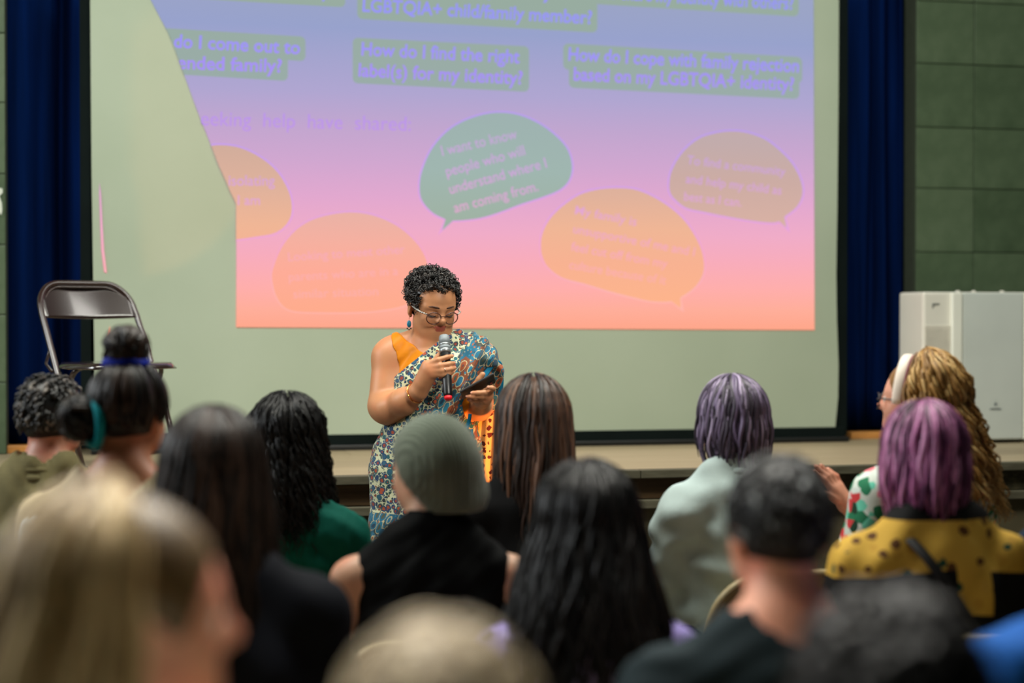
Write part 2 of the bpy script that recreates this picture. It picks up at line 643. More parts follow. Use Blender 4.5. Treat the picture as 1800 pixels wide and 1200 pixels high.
def dense(pts, k=8, closed=True):
    """Catmull-Rom through the points"""
    n = len(pts)
    out = []
    R = range(n) if closed else range(n - 1)
    for i in R:
        p0 = pts[(i - 1) % n] if closed else pts[max(i - 1, 0)]
        p1, p2 = pts[i], pts[(i + 1) % n]
        p3 = pts[(i + 2) % n] if closed else pts[min(i + 2, n - 1)]
        for j in range(k):
            t_ = j / k
            out.append(tuple(0.5 * (2 * b + (c - a) * t_ + (2 * a - 5 * b + 4 * c - d) * t_ ** 2 + (3 * b - a - 3 * c + d) * t_ ** 3)
                             for a, b, c, d in zip(p0, p1, p2, p3)))
    if not closed: out.append(pts[-1])
    return out


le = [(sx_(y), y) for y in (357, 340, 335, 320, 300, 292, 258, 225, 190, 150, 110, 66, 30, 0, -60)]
slide = flat('projected_slide', [(415, 575), (700, 576.5), (1000, 578), (1432, 580), (1431, 300), (1430, -60)] + [(262, -60)] + le[::-1][1:] + [(415.5, 460)], m_slide, 0, scr, False)  # glows by itself; its left outline is shaped to her shadow
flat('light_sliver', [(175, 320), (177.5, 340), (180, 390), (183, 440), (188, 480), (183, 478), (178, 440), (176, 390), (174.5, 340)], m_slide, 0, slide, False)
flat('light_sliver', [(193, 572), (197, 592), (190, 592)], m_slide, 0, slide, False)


def rbox(x0, y0, x1, y1, sl, r=9):
    """rounded caption box whose edges slope by sl px per px"""
    pts = []
    for (cx, cy, a0) in ((x0 + r, y0 + r, 180), (x1 - r, y0 + r, 270), (x1 - r, y1 - r, 0), (x0 + r, y1 - r, 90)):
        for k in range(5):
            a = math.radians(a0 + 22.5 * k)
            x, y = cx + r * math.cos(a), cy + r * math.sin(a)
            pts.append((x, y + (x - x0) * sl))
    return pts


flat('caption_box', rbox(240, -70, 607, -7, 0.054), m_cap, 1, slide)
flat('caption_box', rbox(628, -70, 1050, 33, 0.058), m_cap, 1, slide)
flat('caption_box', rbox(1045, -70, 1404, 7, 0.062), m_cap, 1, slide)
flat('caption_box', rbox(270, 49, 537, 92, 0.058), m_cap, 1, slide)
flat('caption_box', rbox(280, 80, 506, 131, 0.05), m_cap, 2, slide)
flat('caption_box', rbox(620, 66, 930, 146, 0.05), m_cap, 1, slide)
flat('caption_box', rbox(990, 76, 1410, 122, 0.058), m_cap, 1, slide)
flat('caption_box', rbox(1000, 112, 1405, 154, 0.05), m_cap, 2, slide)


def text(body, x0, y0, x1, y1, h, m, lay, bold=0.012, clipx=None, shear=0.0):
    """lettering with its baseline from (x0,y0) to (x1,y1), h = height of a capital"""
    cu = bpy.data.curves.new('lettering', 'FONT')
    cu.body = body
    cu.size = 1.0
    cu.resolution_u = 4
    cu.offset = bold
    ob = bpy.data.objects.new('tmp', cu)
    C.objects.link(ob)
    dg = bpy.context.evaluated_depsgraph_get()
    me = bpy.data.meshes.new_from_object(ob.evaluated_get(dg))
    bpy.data.objects.remove(ob)
    co = np.empty(len(me.vertices) * 3, dtype=np.float32)
    me.vertices.foreach_get('co', co)
    co = co.reshape(-1, 3)
    xm0, xm1 = co[:, 0].min(), co[:, 0].max()
    ux, uy = (x1 - x0), (y1 - y0)
    L = math.hypot(ux, uy)
    sc = h / 0.72
    tt = (co[:, 0] - xm0) / (xm1 - xm0)
    px = x0 + ux * tt + (uy / L) * co[:, 1] * sc * (1 - shear)
    py = y0 + uy * tt - (ux / L) * co[:, 1] * sc
    bm = bmesh.new()
    bm.from_mesh(me)
    for vtx, a_, b_ in zip(bm.verts, px, py): vtx.co = (float(a_), float(b_), 0)
    if clipx:
        (ax, ay), (bx, by) = clipx
        nrm = Vector((by - ay, -(bx - ax), 0)).normalized()
        bmesh.ops.bisect_plane(bm, geom=list(bm.verts) + list(bm.edges) + list(bm.faces), plane_co=(ax, ay, 0), plane_no=nrm, clear_inner=True)
    for vtx in bm.verts:
        p = on_y(vtx.co.x, vtx.co.y, Y_SCR - 0.0035 - 0.0010 * lay)
        vtx.co = p
    bm.to_mesh(me)
    bm.free()
    me.name = 'lettering'
    me.materials.clear()
    me.materials.append(m)
    o = bpy.data.objects.new('lettering', me)
    C.objects.link(o)
    o.parent = slide
    o['kind'] = 'stuff'
    return o


text('LGBTQIA+ child/family member?', 637, 20, 1040, 42, 24, m_ltr, 3, 0.02)
text('How do I support my', 664, -20, 972, -3, 24, m_ltr, 3, 0.02)
text('How do I express my identity?', 282, -20, 585, -5, 24, m_ltr, 3, 0.02, clipx=((265, 0), (300, 66)))
text('or share my identity with others?', 1062, -3, 1394, 17, 24, m_ltr, 3, 0.02)
text('How do I come out to', 233, 79, 527, 95, 24, m_ltr, 3, 0.02, clipx=((294, 50), (306, 84)))
text('extended family?', 267, 119, 495, 127, 24, m_ltr, 3, 0.02, clipx=((307, 84), (318, 116)))
text('How do I find the right', 635, 97, 913, 111, 24, m_ltr, 3, 0.02)
text('label(s) for my identity?', 630, 134, 918, 148, 24, m_ltr, 3, 0.02)
text('How do I cope with family rejection', 999, 106, 1404, 127, 24, m_ltr, 3, 0.02)
text('based on my LGBTQIA+ identity?', 1008, 141, 1395, 159, 24, m_ltr, 3, 0.02)
text('eeking  help  have  shared:', 353, 220, 722, 230, 26, m_ltr2, 3, 0.0)


def bubble(pts, tail, m, lab, off=2.6):
    ol = dense(pts, 7)
    cx = sum(p[0] for p in ol) / len(ol)
    cy = sum(p[1] for p in ol) / len(ol)
    big = []
    for i, (x, y) in enumerate(ol):
        x0, y0 = ol[i - 1]
        x1, y1 = ol[(i + 1) % len(ol)]
        tx, ty = x1 - x0, y1 - y0
        q = math.hypot(tx, ty) or 1
        nx, ny = ty / q, -tx / q
        if nx * (x - cx) + ny * (y - cy) < 0: nx, ny = -nx, -ny
        big.append((x + nx * off, y + ny * off))
    flat('bubble_outline', big, m_line, 2.4, slide)
    o = flat('speech_bubble', ol, m, 3, slide)
    tag(o, lab)
    if tail:
        (bx0, by0), (tx, ty), (bx1, by1) = tail
        flat('bubble_outline', [(bx0 - 2, by0), (tx + (tx - (bx0 + bx1) / 2) * 0.55, ty + (ty - (by0 + by1) / 2) * 0.45), (bx1 + 2, by1)], m_line, 2.0, slide)
        flat('bubble_tail', [(bx0, by0 - 5), (bx0, by0), (tx, ty), (bx1, by1), (bx1, by1 - 5)], m, 3.2, slide)


def cv(pts, s_, ox, oy): return [(x / s_ + ox, y / s_ + oy) for x, y in pts]


bubble(cv([(393, 940), (405, 860), (450, 755), (520, 670), (600, 615), (700, 578), (800, 565), (900, 580), (1000, 625), (1080, 685), (1135, 750), (1158, 830), (1145, 900), (1100, 950), (1020, 985), (900, 1025), (780, 1070), (680, 1097), (560, 1107), (500, 1090), (450, 1060), (405, 1005)], 2.8565, 600, 0),
       ((783, 386), (777, 405), (797, 387)), m_teal, 'green speech bubble')
bubble(cv([(90, 600), (110, 500), (170, 380), (270, 260), (400, 170), (560, 125), (700, 112), (840, 128), (1000, 185), (1130, 280), (1250, 400), (1330, 530), (1368, 660), (1355, 760), (1300, 850), (1190, 935), (1120, 985), (1000, 985), (850, 965), (640, 930), (420, 885), (250, 845), (140, 760), (95, 690)], 5.454, 1160, 210),
       ((1366, 386), (1383, 401), (1379, 382)), m_tan, 'dusty tan speech bubble')
bubble(cv([(92, 560), (100, 460), (150, 350), (240, 250), (380, 150), (520, 105), (680, 90), (840, 105), (1000, 175), (1150, 280), (1250, 390), (1330, 530), (1365, 650), (1360, 760), (1300, 860), (1200, 935), (1110, 975), (960, 975), (820, 945), (640, 900), (440, 840), (260, 790), (150, 710), (105, 630)], 4.445, 930, 310),
       ((1180, 529), (1197, 542), (1196, 525)), m_org, 'light orange speech bubble')
bubble([(478, 490), (482, 465), (498, 430), (525, 400), (560, 382), (610, 373), (655, 378), (700, 398), (735, 430), (752, 465), (752, 500), (735, 525), (700, 540), (640, 548), (560, 549), (510, 545), (488, 525)],
       None, m_org2, 'peach speech bubble', 2.0)
bubble([(330, 300), (355, 265), (378, 255), (420, 259), (460, 278), (490, 305), (509, 340), (513, 372), (503, 395), (482, 410), (450, 416), (415, 421), (380, 425), (340, 400), (325, 350)],
       None, m_org, 'cut-off orange speech bubble')
text('I want to know', 778, 274, 910, 243, 19, m_ltr3, 4, 0.006)
text('people who will', 786, 310, 924, 272, 19, m_ltr3, 4, 0.006)
text('understand where I', 792, 341, 962, 294, 19, m_ltr3, 4, 0.006)
text('am coming from.', 800, 374, 947, 335, 19, m_ltr3, 4, 0.006)
text('To find a community', 1207, 288, 1380, 309, 16, m_ltr3, 4, 0.008)
text('and help my child as', 1205, 321, 1373, 342, 16, m_ltr3, 4, 0.008)
text('best as I can.', 1202, 352, 1303, 363, 16, m_ltr3, 4, 0.008)
text('My family is', 1010, 376, 1118, 397, 16, m_ltr3, 4, 0.008)
text('unsupportive of me and I', 1007, 409, 1220, 450, 16, m_ltr3, 4, 0.008)
text('feel cut off from my', 1003, 440, 1172, 471, 16, m_ltr3, 4, 0.008)
text('culture because of it', 1000, 472, 1170, 500, 16, m_ltr3, 4, 0.008)
text('Looking to meet other', 507, 459, 712, 445, 16, m_ltr3, 4, 0.004)
text('parents who are in a', 508, 494, 700, 483, 16, m_ltr3, 4, 0.004)
text('similar situation', 516, 524, 665, 519, 16, m_ltr3, 4, 0.004)
text('isolating', 402, 326, 483, 326, 19, m_ltr3, 4, 0.008)
text('I am', 418, 360, 457, 360, 18, m_ltr3, 4, 0.008)

# ------------------------------------------------------------------ air purifier standing on the stage at the right
m_white = plain('purifier_white', (226, 222, 210), 0.35, 0, 0.04, 4)
m_panel = plain('purifier_gloss', (206, 212, 206), 0.18, 0, 0.05, 3, 0, 0.6)
m_trimw = plain('purifier_edge', (236, 236, 224), 0.3, 0, 0.04, 4)
m_greyp = plain('grey_print', (120, 122, 116), 0.6)
Yp = 7.5
pl = on_y(1622, 778, Yp)
pr = on_y(1806, 778, Yp).x
ptop = on_y(1700, 513, Yp).z
pz = STAGE_Z
pur = empty('air_purifier', ((pl.x + pr) / 2, Yp, pz), 0, 'tall white air purifier standing on the stage by the tiled wall', 'air purifier')
hw = (pr - pl.x) / 2
H = ptop - pz
MB().box((-hw, 0.0, 0.014), (hw, 0.26, H), None, 0.012).build('body', m_white, pur, False)
MB().box((-hw + 0.03, 0.02, 0.0), (hw - 0.03, 0.24, 0.016)).build('foot_plinth', plain('purifier_foot', (20, 22, 20), 0.7), pur, False)


def lx(px): return on_y(px, 640, Yp).x - (pl.x + pr) / 2
def lz(py): return on_y(1700, py, Yp).z - pz
MB().box((lx(1670), -0.020, 0.016), (lx(1689), 0.004, H - 0.002), None, 0.007).build('corner_trim', m_trimw, pur, False)
MB().box((lx(1690), -0.016, 0.018), (lx(1796), 0.004, H - 0.004), None, 0.006).build('front_panel', m_panel, pur, False)
MB().box((lx(1797), -0.018, 0.016), (hw + 0.002, 0.004, H - 0.002), None, 0.004).build('corner_trim', m_trimw, pur, False)
# perforated grille on the left part of the front: a plate with rows of small round dimples
gr = MB().box((lx(1625), -0.006, lz(770)), (lx(1669), 0.002, lz(572)), None, 0.002).build('grille', plain('grille_plate', (206, 200, 186), 0.5), pur, False)
g = MB()
gx0, gx1, gz0, gz1 = lx(1628), lx(1667), lz(766), lz(577)
for j in range(56):
    for i in range(13):
        x = gx0 + (gx1 - gx0) * (i + 0.5 * (j % 2)) / 13
        z = gz0 + (gz1 - gz0) * j / 56
        r = 0.0019
        g.add([(x + r * math.cos(q * PI / 3), -0.0065, z + r * math.sin(q * PI / 3)) for q in range(6)], [tuple(range(6))])
tag(g.build('grille_holes', plain('grille_dark', (120, 116, 104), 0.8), gr, False), kind='stuff')
lg = MB()
x, z = lx(1638), lz(533)
lg.add([(x, -0.0015, z), (x + 0.038, -0.0015, z), (x + 0.038, -0.0015, z - 0.008), (x + 0.012, -0.0015, z - 0.011), (x + 0.004, -0.0015, z - 0.026), (x + 0.001, -0.0015, z - 0.026)], [(0, 1, 2, 3, 4, 5)])
lg.build('printed_mark', m_greyp, pur, False)
em = MB()
x, z = lx(1747), lz(712)
em.add([(x - 0.022, -0.0175, z - 0.016), (x + 0.022, -0.0175, z - 0.016), (x, -0.0175, z + 0.034)], [(0, 1, 2)])
e_ = em.build('emblem', plain('emblem_silver', (196, 202, 196), 0.3), pur, False)
em = MB()
em.ell((x, -0.018, z + 0.004), (0.006, 0.001, 0.007))
em.box((x - 0.030, -0.0185, z - 0.021), (x + 0.030, -0.0165, z - 0.0175))
em.build('emblem_print', plain('emblem_blue', (58, 78, 92), 0.5), e_, False)
for px in (1690, 1718, 1768):
    MB().box((lx(px) - 0.008, 0.03, H - 0.002), (lx(px) + 0.008, 0.05, H + 0.008), None, 0.003).build('top_clip', m_white, pur, False)


# ------------------------------------------------------------------ folding chairs
def folding_chair(name, label, loc, rz, m_tube, m_sheet, group=None):
    """steel folding chair facing local +Y"""
    root = empty(name, loc, rz, label, 'chair', group)
    w_, H_ = 0.212, 0.745

    def yz(z): return 0.215 - 0.47 * z / 0.76
    r = 0.0125
    pts = [(-w_, yz(0), 0.0), (-w_, yz(0.3), 0.3), (-w_ + 0.004, yz(0.62), 0.62)]
    k = 10
    for i in range(k + 1):
        q = PI / 2 * i / k
        z = H_ - 0.11 + 0.11 * math.sin(q)
        pts.append((-w_ + 0.006 + 0.105 * (1 - math.cos(q)), yz(z), z))
    pts += [(-x, y, z) for x, y, z in reversed(pts)]
    MB().tube(pts, r, 10).build('front_frame', m_tube, root)
    # inner rim tube that carries the back sheet
    p2 = [((x * 0.93), y + 0.004, z * 0.985 - 0.004) for x, y, z in pts if z > 0.58]
    MB().tube(p2, 0.006, 6).build('back_rim', m_tube, root)
    # curved back sheet
    V, F = [], []
    nx, nz = 24, 8
    for j in range(nz + 1):
        for i in range(nx + 1):
            x = -0.2 + 0.4 * i / nx
            ax = abs(x)
            e = max(0.0, (ax - 0.10) / 0.105)
            zt_ = H_ - 0.012 - 0.10 * (1 - math.sqrt(max(0.0, 1 - min(1, e) ** 2)))
            zb = 0.604 - 0.006 * (1 - (x / 0.2) ** 2)
            zt_ = max(zt_, zb + 0.006)
            z = zb + (zt_ - zb) * j / nz
            q = 1 - (x / 0.2) ** 2
            V.append((x, yz(z) - 0.030 * q + 0.004, z))
    for j in range(nz):
        for i in range(nx):
            a = j * (nx + 1) + i
            F.append((a, a + 1, a + nx + 2, a + nx + 1))
    o = mk('backrest', V, F, m_sheet, root)
    md = o.modifiers.new('thickness', 'SOLIDIFY')
    md.thickness = 0.004
    # seat pan, dished, with a rolled rim
    V, F = [], []
    n = 14
    for j in range(n + 1):
        for i in range(n + 1):
            u, v_ = -1 + 2 * i / n, -1 + 2 * j / n
            a = u * math.sqrt(1 - 0.32 * v_ * v_)
            b = v_ * math.sqrt(1 - 0.32 * u * u)
            rr = max(abs(u), abs(v_))
            z = 0.43 - (0.024 if rr > 0.99 else 0) - 0.010 * (1 - rr) ** 0.7
            V.append((a * 0.208 * (1.0 + 0.03 * v_), 0.055 + b * 0.215, z))
    for j in range(n):
        for i in range(n):
            a = j * (n + 1) + i
            F.append((a, a + 1, a + n + 2, a + n + 1))
    o = mk('seat', V, F, m_sheet, root)
    md = o.modifiers.new('thickness', 'SOLIDIFY')
    md.thickness = 0.005
    # rear legs: an inverted U hinged under the seat
    w2 = 0.192
    pr_ = pipe([(-w2, -0.27, 0.0), (-w2, 0.10, 0.412), (w2, 0.10, 0.412), (w2, -0.27, 0.0)], 0.05)
    MB().tube(pr_, 0.011, 8).build('rear_frame', m_tube, root)
    for (y, z, ww) in ((-0.187, 0.09, w2), (yz(0.13), 0.13, w_)):
        MB().tube([(-ww, y, z), (ww, y, z)], 0.008, 8).build('crossbar', m_tube, root)
    for sx in (-1, 1):
        MB().tube([(sx * 0.203, yz(0.50), 0.50), (sx * 0.203, yz(0.50) - 0.05, 0.42), (sx * 0.203, -0.09, 0.39)], 0.006, 6).build('hinge_link', m_tube, root)
        MB().lathe([(0.009, 0), (0.016, 0.002), (0.016, 0.03), (0.012, 0.034)], 10, Matrix.Translation((sx * w_, yz(0) , 0.0))).build('foot_cap', m_rub, root)
        MB().lathe([(0.009, 0), (0.015, 0.002), (0.015, 0.03), (0.011, 0.034)], 10, Matrix.Translation((sx * w2, -0.27, 0.0))).build('foot_cap', m_rub, root)
    return root


def copy_tree(o, parent=None):
    c = o.copy()
    C.objects.link(c)
    if parent is not None: c.parent = parent
    for ch in [x for x in bpy.data.objects if x.parent == o]:
        copy_tree(ch, c)
    return c


m_rub = plain('black_rubber', (18, 18, 18), 0.8)
m_brown = plain('brown_enamel', (40, 26, 22), 0.25, 0.0, 0.06, 3, 0, 0.8)
m_brown.node_tree.nodes['Principled BSDF'].inputs['Coat Roughness'].default_value = 0.1
for _n in ('Coat Weight',): m_brown.node_tree.nodes['Principled BSDF'].inputs[_n].default_value = 1.0
m_brown_t = plain('brown_enamel_tube', (48, 32, 28), 0.2, 0.0, 0.06, 3, 0, 0.7)
cp = at(192, 660, 6.85)
folding_chair('folding_chair', 'glossy brown metal folding chair standing empty on the stage', (cp.x, cp.y, STAGE_Z), -YAW - math.radians(180 - 40), m_brown_t, m_brown)

m_tan = plain('tan_enamel', (156, 142, 106), 0.35, 0.0, 0.08, 3, 0, 0.5)
m_tan_t = plain('tan_enamel_tube', (168, 152, 114), 0.35, 0.0, 0.08, 3, 0, 0.5)
_chair0 = None


def audience_chair(loc, rz, label):
    global _chair0
    if _chair0 is None:
        _chair0 = folding_chair('folding_chair', label, loc, rz, m_tan_t, m_tan, 'tan folding chairs under the audience')
        return _chair0
    c = copy_tree(_chair0)
    c.location = loc
    c.rotation_euler = (0, 0, rz)
    c['label'] = label
    return c

# ------------------------------------------------------------------ bodies: smooth-blended limbs turned into one surface
class Field:
    def __init__(s, lo, hi, h):
        s.lo = np.array(lo, np.float32)
        s.h = h
        n = np.ceil((np.array(hi) - s.lo) / h).astype(int) + 1
        s.n = n
        s.ax = [s.lo[i] + h * np.arange(n[i], dtype=np.float32) for i in range(3)]
        s.F = np.full(tuple(n), 1.0, np.float32)

    def win(s, lo, hi):
        a = np.clip(np.floor((np.array(lo) - s.lo) / s.h).astype(int), 0, s.n - 1)
        b = np.clip(np.ceil((np.array(hi) - s.lo) / s.h).astype(int) + 1, 1, s.n)
        if np.any(b <= a): return None
        sl = tuple(slice(i, j) for i, j in zip(a, b))
        X = s.ax[0][sl[0]][:, None, None]
        Y = s.ax[1][sl[1]][None, :, None]
        Z = s.ax[2][sl[2]][None, None, :]
        return sl, X, Y, Z

    def prim(s, p, infl=0.0):
        k, op = p['k'], p.get('op', '+')
        if p['t'] == 'c':
            a, b = np.array(p['a'], np.float32), np.array(p['b'], np.float32)
            ra, rb = p['ra'] + infl, p['rb'] + infl
            sq = p.get('sq', 1.0)                # squash of the local y extent
            m = max(ra, rb) * max(1.0, sq) + k + 3 * s.h
            wn = s.win(np.minimum(a, b) - m, np.maximum(a, b) + m)
            if wn is None: return
            sl, X, Y, Z = wn
            ab = b - a
            L = float(ab @ ab) + 1e-12
            if sq != 1.0:
                t = np.clip(((X - a[0]) * ab[0] + (Y - a[1]) * ab[1] + (Z - a[2]) * ab[2]) / L, 0, 1)
                dx, dy, dz = X - a[0] - t * ab[0], (Y - a[1] - t * ab[1]) / sq, Z - a[2] - t * ab[2]
            else:
                t = np.clip(((X - a[0]) * ab[0] + (Y - a[1]) * ab[1] + (Z - a[2]) * ab[2]) / L, 0, 1)
                dx, dy, dz = X - a[0] - t * ab[0], Y - a[1] - t * ab[1], Z - a[2] - t * ab[2]
            d = np.sqrt(dx * dx + dy * dy + dz * dz) - (ra + (rb - ra) * t)
            if sq < 1: d = d * (0.5 + 0.5 * sq)
        else:
            c, r = np.array(p['c'], np.float32), np.array(p['r'], np.float32) + infl
            R = p.get('R')
            m = (float(r.max()) if R is not None else r) + k + 3 * s.h
            wn = s.win(c - m, c + m)
            if wn is None: return
            sl, X, Y, Z = wn
            x, y, z = X - c[0], Y - c[1], Z - c[2]
            if R is not None:
                R = np.array(R, np.float32)
                x, y, z = (R[0, 0] * x + R[1, 0] * y + R[2, 0] * z, R[0, 1] * x + R[1, 1] * y + R[2, 1] * z, R[0, 2] * x + R[1, 2] * y + R[2, 2] * z)
            k0 = np.sqrt((x / r[0]) ** 2 + (y / r[1]) ** 2 + (z / r[2]) ** 2)
            k1 = np.sqrt((x / r[0] ** 2) ** 2 + (y / r[1] ** 2) ** 2 + (z / r[2] ** 2) ** 2) + 1e-9
            d = k0 * (k0 - 1.0) / k1
        A = s.F[sl]
        if op == '+':
            q = np.maximum(k - np.abs(A - d), 0) / k
            s.F[sl] = np.minimum(A, d) - q * q * k * 0.25
        else:
            q = np.maximum(k - np.abs(A + d), 0) / k
            s.F[sl] = np.maximum(A, -d) + q * q * k * 0.25

    def prims(s, ps, infl=0.0):
        for p in ps: s.prim(p, infl)
        return s

    def grid(s):
        return s.ax[0][:, None, None], s.ax[1][None, :, None], s.ax[2][None, None, :]

    def clip(s, fn):
        X, Y, Z = s.grid()
        s.F = np.maximum(s.F, fn(X, Y, Z).astype(np.float32))
        return s

    def disp(s, fn):
        X, Y, Z = s.grid()
        s.F = s.F + fn(X, Y, Z).astype(np.float32)
        return s

    def surface(s):
        F = s.F
        for ax in range(3):
            F[tuple([0 if i == ax else slice(None) for i in range(3)])] = 1.0
            F[tuple([-1 if i == ax else slice(None) for i in range(3)])] = 1.0
        Sg = F < 0
        cnt = np.zeros(tuple(s.n - 1), np.uint8)
        for i in (0, 1):
            for j in (0, 1):
                for k in (0, 1):
                    cnt += Sg[i:s.n[0] - 1 + i, j:s.n[1] - 1 + j, k:s.n[2] - 1 + k]
        act = (cnt > 0) & (cnt < 8)
        I, J, K = np.nonzero(act)
        ids = np.full(act.shape, -1, np.int32)
        ids[I, J, K] = np.arange(len(I), dtype=np.int32)
        P = np.zeros((len(I), 3), np.float32)
        W = np.zeros(len(I), np.float32)
        val = {}
        for a in (0, 1):
            for b in (0, 1):
                for c in (0, 1): val[(a, b, c)] = F[I + a, J + b, K + c]
        for ax in range(3):
            for p in (0, 1):
                for q in (0, 1):
                    o = [p, q]
                    o.insert(ax, 0)
                    e = list(o)
                    e[ax] = 1
                    va, vb = val[tuple(o)], val[tuple(e)]
                    m = (va < 0) != (vb < 0)
                    t = np.where(m, va / np.where(m, va - vb, 1), 0)
                    pt = np.tile(np.array(o, np.float32), (len(I), 1))
                    pt[:, ax] = t
                    P += pt * m[:, None]
                    W += m
        P = P / W[:, None]
        V = s.lo + s.h * (np.stack([I, J, K], 1).astype(np.float32) + P)
        Q = []
        for ax in range(3):
            u, v = (ax + 1) % 3, (ax + 2) % 3
            n = s.n
            A = [slice(1, -1)] * 3
            B = [slice(1, -1)] * 3
            A[ax], B[ax] = slice(0, -1), slice(1, None)
            sa, sb = Sg[tuple(A)], Sg[tuple(B)]
            e = np.nonzero(sa != sb)
            inside = sa[e]
            c = [e[0] + 1, e[1] + 1, e[2] + 1]
            c[ax] = c[ax] - 1
            def g(du, dv):
                x = [c[0].copy(), c[1].copy(), c[2].copy()]
                x[u] = x[u] + du
                x[v] = x[v] + dv
                return ids[x[0], x[1], x[2]]
            q = np.stack([g(-1, -1), g(0, -1), g(0, 0), g(-1, 0)], 1)
            q[~inside] = q[~inside][:, ::-1]
            Q.append(q)
        Q = np.concatenate(Q)
        Q = Q[(Q >= 0).all(1)]
        return V, Q


def cap(a, b, ra, rb, k=0.02, op='+', sq=1.0): return dict(t='c', a=a, b=b, ra=ra, rb=rb, k=k, op=op, sq=sq)
def ell(c, r, k=0.02, op='+', R=None): return dict(t='e', c=c, r=r, k=k, op=op, R=R)


def xf(ps, R, t):
    """rotate/translate primitives (R: 3x3 numpy)"""
    out = []
    R = np.array(R)
    t = np.array(t)
    for p in ps:
        q = dict(p)
        if p['t'] == 'c':
            q['a'] = tuple(R @ np.array(p['a']) + t)
            q['b'] = tuple(R @ np.array(p['b']) + t)
        else:
            q['c'] = tuple(R @ np.array(p['c']) + t)
            q['R'] = R @ (np.array(p['R']) if p.get('R') is not None else np.eye(3))
        out.append(q)
    return out


def bounds(ps, pad):
    lo, hi = [], []
    for p in ps:
        if p.get('op', '+') != '+': continue
        if p['t'] == 'c':
            m = max(p['ra'], p['rb']) * max(1, p.get('sq', 1))
            lo.append(np.minimum(p['a'], p['b']) - m)
            hi.append(np.maximum(p['a'], p['b']) + m)
        else:
            m = max(p['r'])
            lo.append(np.array(p['c']) - m)
            hi.append(np.array(p['c']) + m)
    return np.min(lo, 0) - pad, np.max(hi, 0) + pad


def rotm(yaw=0.0, pitch=0.0, roll=0.0):
    """head pose: yaw to the left (counter-clockwise from above), pitch up, roll"""
    return np.array(Matrix.Rotation(yaw, 3, 'Z') @ Matrix.Rotation(pitch, 3, 'X') @ Matrix.Rotation(roll, 3, 'Y'))


def rot_axis(ax, a): return np.array(Matrix.Rotation(a, 3, ax))


def head_prims(fine=False):
    """head facing +Y, origin midway between the ears"""
    P = [ell((0, -.012, .035), (.071, .092, .085), .02), ell((0, .035, .036), (.060, .052, .056), .03),
         ell((0, .034, -.02), (.057, .056, .06), .03), ell((0, .033, -.052), (.047, .050, .034), .03),
         ell((0, .076, -.068), (.019, .014, .014), .025)]
    for s in (-1, 1):
        P += [ell((s * .035, .058, -.018), (.021, .022, .022), .02), ell((s * .043, .022, -.045), (.016, .03, .022), .025)]
        P += [cap((s * .010, .083, .029), (s * .045, .067, .031), .008, .007, .015)]
        P += [ell((s * .031, .094, .013), (.017, .014, .010), .014, '-')]
        P += [ell((s * .031, .0745, .012), (.0150, .0125, .0100), .006)]
        E = rot_axis('Z', s * -.35) @ rot_axis('X', -.12)
        P += [ell((s * .074, -.010, .000), (.009, .018, .030), .008, '+', E),
              ell((s * .0835, -.006, .003), (.006, .010, .018), .006, '-', E),
              cap((s * .074, -.003, -.022), (s * .073, .002, -.028), .0065, .0055, .005)]
    P += [cap((0, .081, .026), (0, .103, -.006), .0075, .0105, .012), ell((0, .101, -.008), (.0125, .0105, .009), .008)]
    for s in (-1, 1): P += [ell((s * .0115, .092, -.010), (.008, .009, .0075), .006)]
    if fine:
        P += [ell((0, .083, -.038), (.026, .012, .004), .008, '-')]
        P += [ell((0, .0885, -.0325), (.0235, .0085, .0050), .006), ell((0, .0870, -.0405), (.0195, .0095, .0062), .006)]
    return P


# ------------------------------------------------------------------ hair
def locks(B, n, rng, az=(-2.2, 2.2), th=(0.05, 0.9), L=0.35, rad=0.012, wave=0.006, lam=0.09, R0=(.086, .106, .103), c0=(0, -.012, .037),
          spread=0.10, back=0.25, curl=False, seg=14, tip=0.25, rnd=0.012, tone=(0.1, 1.0), flat=0.55, face=0.8, ns=4, lenvar=0.2, inward=0.0, hsc=1.0):
    for i in range(n):
        a = rng.uniform(*az)
        t = rng.uniform(*th)
        Li = L * (1 - lenvar * rng.random())
        ds = Li / seg
        ro = rnd * rng.random()
        ph = rng.uniform(0, 6.28)
        pts, ups, rs = [], [], []
        tn = rng.uniform(*tone)
        dx, dy = math.sin(a), -math.cos(a)
        p = None
        d = 0.0
        tmax = 1.75
        wv = wave * rng.uniform(0.6, 1.4)
        lm = lam * rng.uniform(0.75, 1.4)
        rd = rad * rng.uniform(0.7, 1.25)
        for j in range(seg + 1):
            s = j / seg
            if t < tmax:
                p = Vector((c0[0] + (R0[0] + ro) * math.sin(t) * dx, c0[1] + (R0[1] + ro) * math.sin(t) * dy, c0[2] + (R0[2] + ro) * math.cos(t)))
                nrm = Vector((math.sin(t) * dx / R0[0], math.sin(t) * dy / R0[1], math.cos(t) / R0[2])).normalized()
                q = p.copy()
                t += ds / 0.10
            else:
                d += ds
                sp = spread * d * (1 if d < 0.12 else 1) - inward * d * d * 4
                q = p + Vector((dx * sp, dy * sp - back * min(d, 0.14) * 0.5 * max(0, -dy if dy < 0 else -dy * 0.2), -d))
                nrm = Vector((dx, dy, 0.1)).normalized()
            tg = Vector((-dy, dx, 0))
            amp = wv * min(1, s * 3)
            w_ = 2 * PI * s * Li / lm + ph
            q = q + tg * amp * math.sin(w_) + nrm * (amp * math.cos(w_) if curl else amp * 0.3 * math.sin(w_ * 0.7 + 1))
            pts.append(q)
            ups.append(nrm)
            pr_ = min(1.0, 0.35 + 3 * s) * (1 - (1 - tip) * max(0, (s - 0.55) / 0.45) ** 1.5)
            rs.append(rd * pr_)
        B.tube(pts, rs, ns, False, ups, flat, tn)


